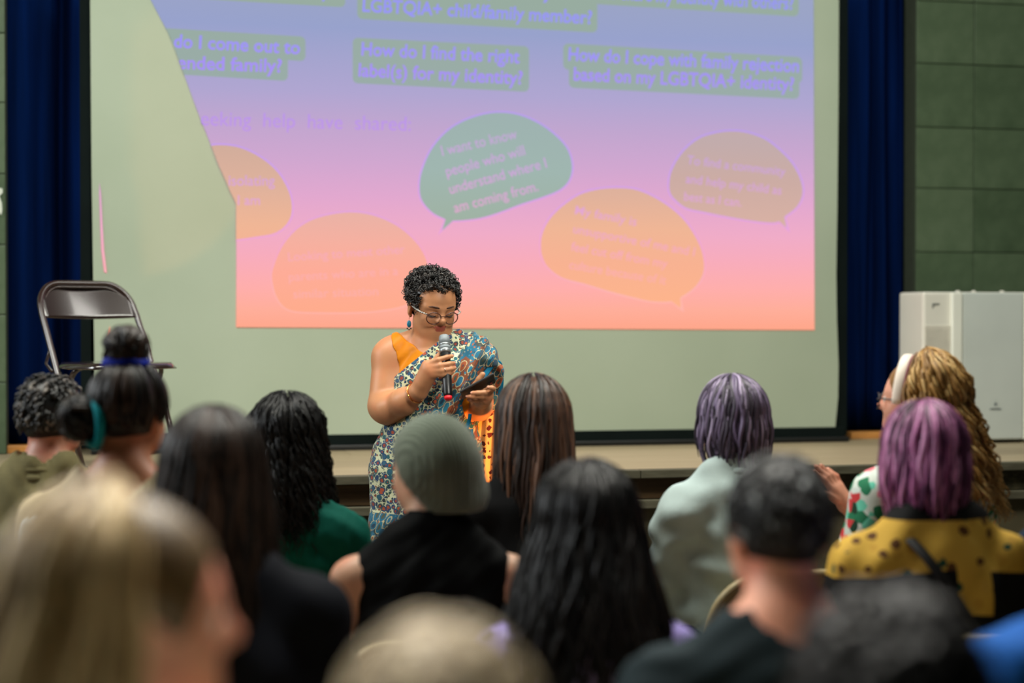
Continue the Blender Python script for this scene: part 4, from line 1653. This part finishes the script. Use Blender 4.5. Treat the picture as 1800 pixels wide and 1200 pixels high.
# hanging end of the sari behind the arm, with its own print
t = NT('sari_end_print').set(0.8, 0, 0.2, 0.1)
v = t.coords()
tc = t.n('ShaderNodeTexCoord')
sx = t.n('ShaderNodeSeparateXYZ')
t.l(tc.outputs['Object'], sx.inputs[0])
vm = t.coords((44, 12, 40))
vo = t.n('ShaderNodeTexVoronoi', feature='F1')
vo.inputs['Scale'].default_value = 1
vo.inputs['Randomness'].default_value = .25
t.l(vm, vo.inputs['Vector'])
dist = t.math('ADD', vo.outputs['Distance'], t.math('MULTIPLY', t.math('SUBTRACT', t.noise(75, 2, v), .5), .85))
mot = t.math('LESS_THAN', dist, .38)
bx = t.math('ABSOLUTE', t.math('SUBTRACT', sx.outputs[0], .136))
line = t.math('LESS_THAN', t.math('ABSOLUTE', t.math('SUBTRACT', bx, .007)), .0012)
dots = t.math('MULTIPLY', t.math('LESS_THAN', bx, .005), t.math('GREATER_THAN', t.math('SINE', t.math('MULTIPLY', sx.outputs[2], 900)), .1))
mk_ = t.math('MAXIMUM', t.math('MAXIMUM', line, dots), t.math('MULTIPLY', mot, t.math('GREATER_THAN', bx, .009)))
t.base(t.mix(mk_, lin((208, 166, 98)), lin((84, 24, 20))))
t.bump(t.noise(500, 2, v), .2, .002)
m_end = t.m
nx, nz = 44, 40
V, F = [], []
for j in range(nz + 1):
    q = j / nz
    for i in range(nx + 1):
        u = i / nx
        z = 1.305 - q * (1.305 - .902) + .012 * math.sin(u * 6) * q
        x0, x1 = .140 - .022 * min(1, q * 1.6), .212 - .010 * q
        x = x0 + (x1 - x0) * u
        y = .050 + .009 * math.sin(u * 15 + q * 2.5) * (.35 + .65 * q) - .030 * u * (1 - q) - .012 * q
        V.append((x, y, z))
for j in range(nz):
    for i in range(nx):
        a = j * (nx + 1) + i
        F.append((a, a + 1, a + nx + 2, a + nx + 1))
o = mk('sari_end', V, F, m_end, spk)
md = o.modifiers.new('thickness', 'SOLIDIFY')
md.thickness = .003
# teal edge of the fall and of the front panel
def ribbon(name, pts, wd, m, up):
    pts = dense([tuple(p) for p in pts], 8, False)
    return MB().tube(pts, wd, 8, False, [up] * len(pts), .18).build(name, m, spk)
ribbon('sari_border', [(.207, .03, 1.16), (.2195, .012, 1.21), (.2225, .0, 1.262), (.2165, -.018, 1.298), (.198, -.048, 1.300), (.176, -.070, 1.272), (.156, -.085, 1.240), (.138, -.095, 1.205)],
       .0095, m_teal_b, Vector((.2, -1, .25)))
ribbon('sari_border', [(.121, -.118, 1.135), (.116, -.1255, 1.105), (.106, -.1330, 1.075), (.097, -.1350, 1.045)], .006, m_teal_b, Vector((.1, -1, 0)))
ribbon('sari_border', [(.127, -.112, 1.085), (.126, -.119, 1.06), (.117, -.1240, 1.038), (.103, -.1290, 1.026)], .0045, m_teal_b, Vector((.1, -1, 0)))

# ----- microphone in her right hand
T0, B0 = Vector((.037, -.168, 1.391)), Vector((.054, -.262, 1.187))
ax = (T0 - B0).normalized()
q = ax.to_track_quat('Z', 'Y').to_matrix().to_4x4()
q.translation = B0
mic = bpy.data.objects.new('microphone', None)
C.objects.link(mic)
mic.matrix_world = Matrix.Translation(spk.location) @ Matrix.Rotation(-YAW, 4, 'Z') @ q
tag(mic, 'black handheld microphone with a silver head in the speaker\'s hand', 'microphone')
Lm = (T0 - B0).length
m_mic = plain('mic_black', (14, 14, 15), 0.35)
t = NT('mic_mesh').set(0.55, 0.25)
v = t.coords((1, 1, 1))
ck = t.n('ShaderNodeTexChecker')
ck.inputs['Scale'].default_value = 420
t.l(v, ck.inputs['Vector'])
t.base(t.mix(ck.outputs['Fac'], lin((104, 112, 116)), lin((146, 154, 158))))
t.bump(ck.outputs['Fac'], .4, .001)
m_mesh = t.m
MB().lathe([(.0128, .012), (.0150, .02), (.0158, .06), (.0162, .11), (.0172, Lm - .058)], 28).build('handle', m_mic, mic)
m_msil = plain('mic_silver', (150, 156, 158), 0.35, 0.6)
MB().lathe([(.0172, Lm - .059), (.0188, Lm - .057), (.0198, Lm - .054), (.0198, Lm - .048), (.0190, Lm - .0465)], 28).build('collar_ring', m_msil, mic)
MB().lathe([(.0188, Lm - .047), (.0186, Lm - .034)], 28).build('band', m_mesh, mic)
MB().lathe([(.0188, Lm - .0345), (.0199, Lm - .0325), (.0197, Lm - .0285), (.0188, Lm - .0275)], 28).build('grille_ring', m_msil, mic)
MB().lathe([(.0188, Lm - .028), (.0180, Lm - .010), (.0170, Lm - .001), (.0150, Lm + .003), (.0100, Lm + .0045), (.001, Lm + .005)], 28).build('grille', m_mesh, mic)
MB().box((.010, -.006, .03), (.0195, .006, .058), Matrix.Rotation(math.radians(-20), 4, 'Z'), .003).build('switch', m_mic, mic)
MB().lathe([(.001, .0), (.009, .001), (.0124, .005), (.0130, .0125)], 24).build('end_cap', plain('red_cap', (220, 20, 34), 0.4), mic)

# ----- phone in her left hand
pc = Vector((.149, -.228, 1.2305))
Lx = Vector((.86, .12, .46)).normalized()
nn = Vector((-.42, .40, .80))
nn = (nn - Lx * nn.dot(Lx)).normalized()
Wy = nn.cross(Lx)
M = Matrix((Lx, Wy, nn)).transposed().to_4x4()
M.translation = pc
ph = bpy.data.objects.new('phone', None)
C.objects.link(ph)
ph.matrix_world = Matrix.Translation(spk.location) @ Matrix.Rotation(-YAW, 4, 'Z') @ M
tag(ph, 'black phone lying in the speaker\'s other hand', 'phone')
MB().box((-.062, -.034, -.0042), (.062, .034, .0040), None, .003).build('body', plain('phone_case', (20, 17, 18), 0.35), ph, False)
MB().box((-.058, -.031, .0040), (.058, .031, .0046)).build('screen', plain('phone_glass', (8, 8, 10), 0.1), ph, False)
MB().box((.030, .006, -.0058), (.056, .029, -.0040), None, .002).build('camera_block', plain('phone_camera', (34, 28, 30), 0.25), ph, False)
MB().lathe([(.0045, -.0068), (.0045, -.0056)], 14, Matrix.Translation((.043, .018, 0))).build('camera_lens', plain('phone_lens', (120, 30, 24), 0.1), ph)

# the low edge of the projector's orange beam grazes her left side from below
spt = bpy.data.lights.new('projector_beam', 'SPOT')
spt.energy = 62
spt.color = (1.0, 0.34, 0.06)
spt.spot_size = math.radians(24)
spt.spot_blend = 0.15
spt.shadow_soft_size = 0.01
so = bpy.data.objects.new('projector_beam', spt)
Mw = Matrix.Translation(spk.location) @ Matrix.Rotation(-YAW, 4, 'Z')
src, tgt = Vector((.62, -.42, .68)), Vector((.168, .01, 1.02))
so.location = Mw @ src
so.rotation_euler = ((Mw @ tgt) - (Mw @ src)).to_track_quat('-Z', 'Y').to_euler()
C.objects.link(so)

# ------------------------------------------------------------------ the audience
sk_fair = skin_mat('fair_skin', (226, 178, 148), 0.5)
sk_pink = skin_mat('pink_skin', (222, 158, 132), 0.8)
sk_tan = skin_mat('tan_skin', (196, 130, 96), 0.5)
sk_brown = skin_mat('brown_skin', (168, 108, 76), 0.4)

h_black = hair_mat('black_hair', [(0.0, (3, 3, 3)), (0.5, (9, 8, 9)), (1.0, (24, 22, 21))], 0.34, 0.3)
h_dbrown = hair_mat('dark_brown_hair', [(0.0, (6, 4, 4)), (0.5, (20, 14, 11)), (1.0, (54, 38, 29))], 0.38, 0.28)
h_brown = hair_mat('brown_hair', [(0.0, (18, 11, 8)), (0.5, (54, 34, 24)), (1.0, (112, 78, 56))], 0.42, 0.5)
h_blonde = hair_mat('curly_blonde_hair', [(0.0, (112, 78, 38)), (0.45, (188, 142, 78)), (1.0, (232, 196, 132))], 0.45, 0.4)
h_ash = hair_mat('ash_blonde_hair', [(0.0, (74, 56, 30)), (0.45, (152, 124, 78)), (1.0, (220, 200, 158))], 0.45, 0.4)
h_lilac = hair_mat('grey_lilac_hair', [(0.0, (22, 18, 24)), (0.4, (66, 56, 72)), (0.75, (122, 106, 138)), (1.0, (180, 164, 192))], 0.42, 0.5)
h_pink = hair_mat('violet_pink_hair', [(0.0, (30, 12, 28)), (0.35, (82, 36, 72)), (0.7, (160, 84, 136)), (1.0, (218, 150, 196))], 0.42, 0.5)
h_grey = hair_mat('greying_dark_hair', [(0.0, (6, 6, 7)), (0.6, (22, 22, 23)), (0.85, (70, 72, 74)), (1.0, (140, 144, 146))], 0.45, 0.28)
h_salt = hair_mat('curly_greying_hair', [(0.0, (5, 5, 5)), (0.6, (18, 16, 15)), (0.85, (80, 72, 66)), (1.0, (156, 148, 140))], 0.42, 0.5)
h_sand = hair_mat('sandy_hair', [(0.0, (92, 72, 48)), (0.5, (160, 138, 102)), (1.0, (214, 196, 158))], 0.5, 0.4)


def print_mat(name, base, spots, scale=14, thr=.36, rough=.8):
    t = NT(name).set(rough, 0, .25)
    v = t.coords()
    vo = t.n('ShaderNodeTexVoronoi', feature='F1')
    vo.inputs['Scale'].default_value = scale
    t.l(v, vo.inputs['Vector'])
    sc = t.n('ShaderNodeSeparateColor')
    t.l(vo.outputs['Color'], sc.inputs[0])
    n = len(spots)
    col = t.ramp(sc.outputs[0], [(i / n, c) for i, c in enumerate(spots)], 'CONSTANT')
    d = t.math('ADD', vo.outputs['Distance'], t.math('MULTIPLY', t.math('SUBTRACT', t.noise(40, 3, v), .5), .5))
    t.base(t.mix(t.math('LESS_THAN', d, thr), base if hasattr(base, 'is_output') else lin(base), col))
    t.bump(t.noise(50, 3, v), .2, .003)
    return t


# 1 the woman with the headband, her long curls bleached at the ends
m_floral = print_mat('floral_blouse', (206, 214, 204), [(206, 62, 66), (40, 120, 84), (110, 206, 178), (226, 120, 130), (30, 62, 44), (214, 224, 216)], 30, .62).m


def hair1(root, M, rng):
    B = MB()
    locks(B, 420, rng, (-1.75, 1.75), (.05, 1.0), .42, .0062, .012, .085, spread=.36, back=.2, curl=True, rnd=.032, seg=24, R0=(.084, .103, .100), tone=(.0, 1))
    hair_obj('hair', hair_cap(.14, R=(.083, .102, .099)), B, h_blonde, root, M, .1)
    b = MB()
    pts = [(.100 * math.cos(q), .034 - .004 * math.sin(q), .022 + .117 * math.sin(q)) for q in np.linspace(-.15, PI + .15, 28)]
    ups = [Vector((math.cos(q), 0, math.sin(q))) for q in np.linspace(-.15, PI + .15, 28)]
    b.tube(pts, .015, 8, False, ups, .28)
    o = b.build('headband', plain('pale_headband', (238, 222, 206), 0.5), root)
    place(o, M)
    b = MB()
    b.tube([(.100 * math.cos(q), .018 - .004 * math.sin(q), .022 + .1175 * math.sin(q)) for q in np.linspace(-.1, PI + .1, 28)], .004, 6)
    o = b.build('headband_trim', plain('plum_trim', (120, 52, 66), 0.6), root)
    place(o, M)
    g = MB()
    for s in (-1, 1):
        g.tube([(s * .031 + .025 * math.cos(q), .104 - .1 * max(0, math.cos(q) * s) * .1, .006 + .022 * math.sin(q)) for q in np.linspace(0, 2 * PI, 24, endpoint=False)], .002, 6, True)
        g.tube([(s * .055, .100, .012), (s * .077, .08, .016), (s * .0835, .0, .012)], .0024, 6)
    g.tube([(-.007, .105, .010), (.007, .105, .010)], .002, 6)
    o = g.build('glasses', plain('black_glasses', (16, 16, 18), 0.3), root)
    place(o, M)


P1, M1 = seated('woman with long curly blonde hair, pale headband and glasses, floral blouse', 1612, 712, 4.80, math.radians(22), math.radians(42), .06, skin=sk_pink, shirt=m_floral, trousers=m_jeans,
       sleeve='short', hair=hair1, chair='tan folding chair under the curly blonde woman with the headband')
# her raised open hand, joined to the arm below it
hp = at(1468, 858, 4.93)
Mi = P1.matrix_world.inverted() if False else (Matrix.Translation(P1.location) @ Matrix.Rotation(P1.rotation_euler.z, 4, 'Z')).inverted()
hl_ = Mi @ hp
pr = []
wv_ = np.array(hl_) + np.array((.030, -.010, -.045))
el_ = wv_ + np.array((.13, -.06, -.17))
up_ = Vector((-.50, .10, .80)).normalized()
sd_ = Vector((.75, .35, .15)).normalized()
pr.append(cap(tuple(el_), tuple(wv_), .034, .024, .02))
pc_ = Vector(wv_.tolist())
for k_, (off, ln_) in enumerate(((-.026, .062), (-.009, .072), (.009, .068), (.026, .052))):
    a_ = pc_ + up_ * .055 + sd_ * off * .8
    b_ = a_ + up_ * ln_ * .6 + sd_ * off * .35
    c_ = b_ + up_ * ln_ * .5 + Vector((-.01, .006, 0))
    pr += [cap(tuple(pc_), tuple(a_), .020, .0125, .012), cap(tuple(a_), tuple(b_), .0095, .0085, .006), cap(tuple(b_), tuple(c_), .0085, .0068, .006)]
th_ = pc_ + sd_ * -.03 + up_ * .02
pr += [cap(tuple(th_), tuple(th_ + up_ * .035 + sd_ * -.025), .011, .0085, .01)]
shp = Vector((-.165, -.025, at(1607, 716, 4.80).z - .238))
pr += [cap(tuple(shp), tuple(el_), .050, .038, .03)]
lo, hi = bounds(pr, .02)
V, Q = Field(lo, hi, .0045).prims(pr).surface()
mk('raised_arm', V, Q, sk_pink, P1)

# 2 grey-lilac bob, pale denim jacket
m_mint = fabric('pale_denim', (188, 206, 204), 0.85, .14, 420, .3, 7)


def hair2(root, M, rng):
    B = MB()
    locks(B, 420, rng, (-2.0, 2.0), (.03, .9), .25, .0066, .006, .14, spread=.22, back=.1, rnd=.014, tone=(.05, 1), R0=(.088, .106, .103), inward=.5)
    hair_obj('hair', hair_cap(.07, R=(.085, .104, .101)), B, h_lilac, root, M, .2)


seated('woman with a grey-lilac bob and pale denim jacket', 1283, 748, 5.0, math.radians(22), math.radians(8), -.03, .178, 1.08, sk_fair, m_mint, m_jeans, hair=hair2, collar=True,
       fold=(.006, 30), infl=.020, chair='tan folding chair with its rounded back showing behind the pale denim jacket')


# 3 long straight brown hair, black top
m_blacktop = fabric('black_top', (9, 9, 10), .8)


def hair3(root, M, rng):
    B = MB()
    locks(B, 420, rng, (-2.1, 2.1), (.02, .8), .44, .0062, .006, .22, spread=.07, back=.12, rnd=.018, tone=(.0, .9), R0=(.090, .106, .103))
    hair_obj('hair', hair_cap(.24, R=(.083, .102, .099), wide=.08), B, h_brown, root, M, .05)


seated('woman with long straight brown hair and black top behind the grey beanie', 938, 752, 4.85, math.radians(6), 0, -.03, .16, .95, sk_fair, m_blacktop, m_jeans, hair=hair3,
       chair='tan folding chair under the woman with long straight brown hair')

# 4 dark curly long hair, green shirt
m_green = fabric('green_tshirt', (4, 82, 70), .8, .12)


def hair4(root, M, rng):
    B = MB()
    locks(B, 620, rng, (-2.05, 2.05), (.03, .95), .40, .0046, .0075, .07, spread=.17, back=.3, curl=True, rnd=.026, seg=22, tone=(.0, 1), R0=(.087, .106, .102))
    hair_obj('hair', hair_cap(.22, R=(.085, .104, .1), wide=.085), B, h_black, root, M, .1)


seated('woman with long dark curls and a green t-shirt', 506, 786, 4.85, math.radians(-8), math.radians(-4), -.02, .178, 1.0, sk_tan, m_green, m_jeans, sleeve='short', hair=hair4,
       chair='tan folding chair under the woman in the green t-shirt')

# 5 man with greying curls, khaki jacket
m_khaki = fabric('khaki_jacket', (112, 104, 72), .85, .15, 420, .3)


def hair5(root, M, rng):
    B = MB()
    tufts(B, 420, rng, R0=(.080, .100, .098), L=.034, rad=.0058, thmax=1.95, curl=.006, lift=.6)
    hair_obj('hair', hair_cap(0, R=(.081, .101, .098)), B, h_salt, root, M, .15)


seated('man with short greying dark curls and khaki jacket at the left edge', 92, 744, 4.75, math.radians(-10), math.radians(-6), -.03, .185, 1.08, sk_pink, m_khaki, m_dark_tr, hair=hair5, collar=True, infl=.02,
       fold=(.007, 32), chair='tan folding chair under the man in the khaki jacket')

# 6 two buns, beige top
m_beige = fabric('beige_top', (190, 172, 140), .85, .1)


def hair6(root, M, rng):
    B = MB()
    # hair combed up to the crown bun
    for i in range(110):
        a = rng.uniform(-2.3, 2.3)
        pts, ups = [], []
        ro = .010 * rng.random()
        dx, dy = math.sin(a), -math.cos(a)
        t1 = rng.uniform(1.35, 2.1)
        for j in range(10):
            t_ = t1 + (.22 - t1) * j / 9
            p = Vector((dx * math.sin(t_) * (.079 + ro), -.012 + dy * math.sin(t_) * (.099 + ro), .037 + math.cos(t_) * (.095 + ro)))
            pts.append(p)
            ups.append(Vector((dx * math.sin(t_), dy * math.sin(t_), math.cos(t_))))
        B.tube(pts, [.004] + [.011] * 8 + [.006], 5, False, ups, .5, rng.random())
    for (c, r, n) in (((-.004, -.010, .168), .050, 46), ((-.085, -.075, .008), .052, 46)):
        c = Vector(c)
        for i in range(n):
            a = Vector(rng.normal(size=3)).normalized()
            b = a.orthogonal().normalized()
            d_ = a.cross(b)
            rr = r * rng.uniform(.72, 1.0)
            ph_ = rng.uniform(0, 6.28)
            B.tube([c + (b * math.cos(ph_ + 4.4 * j / 12) + d_ * math.sin(ph_ + 4.4 * j / 12)) * rr + a * r * .2 * math.sin(j) for j in range(13)],
                   [.005] + [.0105] * 11 + [.004], 5, False, None, .8, rng.random())
        B.ell(c, (r * .82, r * .82, r * .80))
    hair_obj('hair', hair_cap(0, R=(.081, .101, .098)), B, h_dbrown, root, M, .1)
    b = MB()
    b.tube([(-.004 + .044 * math.cos(q), -.012 + .042 * math.sin(q), .134 + .003 * math.sin(5 * q)) for q in np.linspace(0, 2 * PI, 26, endpoint=False)], .013, 8, True)
    o = b.build('blue_scrunchie', fabric('cobalt_band', (10, 40, 170), .6), root)
    place(o, M)
    b = MB()
    a_ = Vector((-.6, -.62, -.05)).normalized()
    e1 = a_.orthogonal().normalized()
    e2 = a_.cross(e1)
    b.tube([Vector((-.052, -.082, .000)) + e1 * .054 * math.cos(q) + e2 * .054 * math.sin(q) for q in np.linspace(0, 2 * PI, 26, endpoint=False)], .011, 8, True)
    o = b.build('teal_scrunchie', fabric('turquoise_band', (12, 150, 160), .6), root)
    place(o, M)


P6, M6 = seated('woman with dark hair in two buns, blue and teal hair ties, beige top', 228, 738, 4.0, math.radians(-6), math.radians(-8), .0, .185, 1.05, sk_tan, m_beige, m_jeans, sleeve='short', hair=hair6, neck=.095,
       chair='tan folding chair under the woman with two hair buns')
b = MB()
hz6 = M6.translation.z
b.ell((-.208, -.086, hz6 - .270), (.026, .014, .055), None, 12, 8)
b.ell((-.182, -.092, hz6 - .228), (.026, .014, .020), None, 10, 6)
b.build('white_sleeve_patch', plain('white_print', (236, 242, 240), .6), P6)

# 7 grey-green beanie, black sleeveless top
m_tank = fabric('black_sleeveless_top', (7, 9, 11), .75)
t = NT('knit_beanie').set(.95, 0, .15, .3)
v = t.coords()
t.base(t.ramp(t.noise(9, 4, v), [(.3, (98, 108, 92)), (.7, (122, 132, 114))]))
wv = t.n('ShaderNodeTexWave', bands_direction='X')
wv.inputs['Scale'].default_value = 38
t.l(v, wv.inputs['Vector'])
t.bump(t.math('ADD', wv.outputs['Fac'], t.math('MULTIPLY', t.noise(220, 2, v), .6)), .5, .004)
m_knit = t.m


def hair7(root, M, rng):
    ps = [ell((0, -.016, .036), (.100, .117, .118), .03), cap((0, -.035, .0), (.006, -.060, -.055), .090, .076, .04, '+', 1.0), ell((.055, -.075, -.035), (.042, .040, .040), .04)]
    lo, hi = bounds(ps, .03)
    f = Field(lo, hi, .006).prims(ps)
    f.disp(lambda X, Y, Z: .0016 * np.sin(np.arctan2(X, -Y - .016) * 34) * np.clip((.13 - Z) * 8, 0, 1))
    f.clip(lambda X, Y, Z: (-.078 + 1.3 * np.clip(Y + .065, 0, .12) - Z) * .8 + 0 * X)
    f.clip(lambda X, Y, Z: (Y - .075 - .4 * np.clip(Z - .05, 0, 1)) + 0 * X)
    f.prims([ell((0, .03, -.06), (.066, .10, .085), .01, '-')])
    V, Q = f.surface()
    o = mk('beanie', V, Q, m_knit, root)
    place(o, M)
    hair_obj('hair', hair_cap(0, R=(.079, .098, .095)), MB(), h_brown, root, M, .3)


seated('person in a grey-green knit beanie and black sleeveless top', 757, 838, 4.05, math.radians(6), math.radians(40), -.02, .182, 1.08, sk_fair, m_tank, m_dark_tr, sleeve='none', hair=hair7, neck=.050,
       chair='tan folding chair under the person in the grey-green beanie')

# 8 violet-pink bob, yellow and black jacket with a bag strap
t = print_mat('yellow_black_jacket', (208, 166, 66), [(38, 76, 58), (212, 172, 74), (196, 152, 58), (96, 62, 30), (206, 164, 70)], 26, .34)
tc = t.n('ShaderNodeTexCoord')
sx = t.n('ShaderNodeSeparateXYZ')
t.l(tc.outputs['Object'], sx.inputs[0])
m8 = t


def yoke(zh):
    x, z = sx.outputs[0], sx.outputs[2]
    arc = t.math('ADD', zh - .235, t.math('MULTIPLY', t.math('ABSOLUTE', t.math('ADD', x, .01)), -.10))
    ar2 = t.math('SUBTRACT', arc, t.math('MULTIPLY', t.math('MULTIPLY', t.math('GREATER_THAN', x, .0), t.math('LESS_THAN', x, .095)), .10))
    isb = t.math('LESS_THAN', z, ar2)
    col = t.bs.inputs['Base Color'].links[0].from_socket
    col_ = t.math('GREATER_THAN', z, zh - .125)
    t.base(t.mix(t.math('MAXIMUM', isb, col_), col, lin((7, 7, 8))))


def hair8(root, M, rng):
    B = MB()
    locks(B, 420, rng, (-2.05, 2.05), (.03, .9), .275, .0068, .006, .16, spread=.16, back=.1, rnd=.012, tone=(.05, 1), R0=(.089, .108, .104), inward=.35)
    hair_obj('hair', hair_cap(.09, R=(.086, .105, .101)), B, h_pink, root, M, .2)


hz8 = at(1622, 812, 4.1).z
yoke(hz8)
P8, M8 = seated('person with a violet-pink bob and yellow and black jacket with a bag strap', 1622, 812, 4.1, math.radians(14), math.radians(-6), -.03, .175, 1.05, sk_fair, t.m, m_dark_tr, hair=hair8, infl=.022,
       fold=(.006, 40), collar=False, chair='tan folding chair under the person in the yellow and black jacket')
b = MB()
sp8 = dense([(-.13, .06, hz8 - .215), (-.112, -.05, hz8 - .150), (-.075, -.145, hz8 - .205), (.0, -.180, hz8 - .325), (.09, -.172, hz8 - .45), (.17, -.075, hz8 - .56)], 8, False)
b.tube(sp8, .013, 8, False, [Vector((0, -1, .3))] * len(sp8), .3)
b.build('bag_strap', plain('black_strap', (12, 12, 13), .6), P8)

# 9 long dark hair, navy t-shirt
m_navy = fabric('navy_tshirt', (9, 12, 20), .8)


def hair9(root, M, rng):
    B = MB()
    locks(B, 420, rng, (-2.1, 2.1), (.02, .8), .44, .0068, .007, .22, spread=.14, back=.2, rnd=.014, tone=(.0, 1), R0=(.089, .107, .104))
    hair_obj('hair', hair_cap(.22, R=(.086, .105, .102), wide=.09), B, h_dbrown, root, M, .03)


seated('woman with long dark brown hair and navy t-shirt, right of the two-bun woman', 378, 850, 3.28, math.radians(-2), 0, -.03, .195, 1.08, sk_tan, m_navy, m_jeans, sleeve='short', hair=hair9,
       chair='tan folding chair under the woman in the navy t-shirt')

# 10 long black waves, lilac top
m_lil = print_mat('lilac_print_top', (136, 124, 182), [(120, 108, 170), (44, 38, 70), (160, 150, 200), (36, 34, 52)], 26, .34).m


def hair10(root, M, rng):
    B = MB()
    locks(B, 440, rng, (-2.1, 2.1), (.02, .9), .46, .0066, .010, .15, spread=.30, back=.3, curl=False, rnd=.024, seg=20, tone=(.0, .95), R0=(.088, .107, .104))
    hair_obj('hair', hair_cap(.26, R=(.086, .105, .102), wide=.095), B, h_black, root, M, .1)


seated('woman with long wavy black hair over a lilac top in the middle', 1030, 944, 3.45, math.radians(4), 0, -.03, .172, 1.0, sk_tan, m_lil, m_jeans, sleeve='short', hair=hair10,
       chair='tan folding chair under the woman with long wavy black hair')

# 11 man with cropped greying hair, dark teal shirt
m_teal = fabric('dark_teal_shirt', (16, 28, 32), .8)


def hair11(root, M, rng):
    B = MB()
    tufts(B, 700, rng, R0=(.079, .099, .096), L=.020, rad=.0042, thmax=1.95, lift=.5)
    hair_obj('hair', hair_cap(0, R=(.079, .0995, .0955), h=.006), B, h_grey, root, M, .25)


seated('man with cropped greying hair, bare neck and dark teal shirt', 1368, 944, 2.70, math.radians(4), math.radians(6), -.05, .195, 1.12, sk_pink, m_teal, m_dark_tr, sleeve='short', hair=hair11, neck=.082,
       chair='tan folding chair under the man in the dark teal shirt')

# 12 nearest woman, face turned to the right
m_cream = fabric('sand_sweater', (176, 158, 112), .9)


def hair12(root, M, rng):
    B = MB()
    locks(B, 460, rng, (-1.7, 1.7), (.02, .85), .46, .0070, .006, .22, spread=.20, back=.2, rnd=.016, tone=(.0, 1), R0=(.088, .106, .104))
    hair_obj('hair', hair_cap(.2, R=(.085, .104, .101), wide=.09), B, h_ash, root, M, .05)


seated('woman with long ash-blonde hair seen close, face turned right, nearest at the left', 226, 1108, 1.70, math.radians(-30), math.radians(-44), -.02, .155, 1.0, sk_pink, m_cream, m_jeans, hair=hair12,
       chair='tan folding chair under the nearest ash-blonde woman')


# 13 sandy short hair, low at the bottom edge
def hair13(root, M, rng):
    B = MB()
    tufts(B, 600, rng, R0=(.077, .098, .095), L=.026, rad=.005, thmax=1.95, lift=.25)
    hair_obj('hair', hair_cap(0, R=(.077, .098, .095)), B, h_sand, root, M, .4)


m_mintp = print_mat('green_white_shirt', (196, 210, 200), [(20, 96, 70), (206, 218, 208), (60, 140, 100)], 20, .4).m
seated('person with short sandy hair low at the bottom edge in the middle', 772, 1388, 1.30, math.radians(0), 0, -.06, .145, 1.0, sk_pink, m_mintp, m_jeans, hair=hair13,
       chair='tan folding chair under the person with short sandy hair')


# 14 dark tousled hair at the bottom right
def hair14(root, M, rng):
    B = MB()
    tufts(B, 560, rng, R0=(.084, .104, .102), L=.038, rad=.006, thmax=1.95, curl=.005, lift=.5)
    hair_obj('hair', hair_cap(0, R=(.084, .104, .101)), B, h_black, root, M, .2)


seated('person with tousled dark hair low at the bottom right edge', 1558, 1288, 1.66, math.radians(2), math.radians(4), -.05, .17, 1.0, sk_tan, m_khaki, m_jeans, hair=hair14,
       chair='tan folding chair under the person with tousled dark hair')

# 15, 16 two listeners at the right edge of whom only a shoulder shows
m_blue = fabric('bright_blue_shirt', (10, 66, 130), .8)


def hair15(root, M, rng):
    B = MB()
    tufts(B, 300, rng)
    hair_obj('hair', hair_cap(0), B, h_dbrown, root, M, .2)


seated('person in a bright blue shirt, only the shoulder showing at the lower right corner', 1985, 885, 2.45, math.radians(4), 0, -.03, .19, 1.08, sk_tan, m_blue, m_jeans, sleeve='short', hair=hair15,
       chair='tan folding chair under the person in the bright blue shirt')
m_den = fabric('navy_denim_jacket', (38, 54, 76), .85)
seated('person in a navy denim jacket, only the shoulder showing at the right edge', 1945, 802, 4.2, math.radians(8), 0, -.03, .185, 1.08, sk_fair, m_den, m_jeans, hair=hair15, infl=.02,
       chair='tan folding chair under the person in the navy denim jacket')
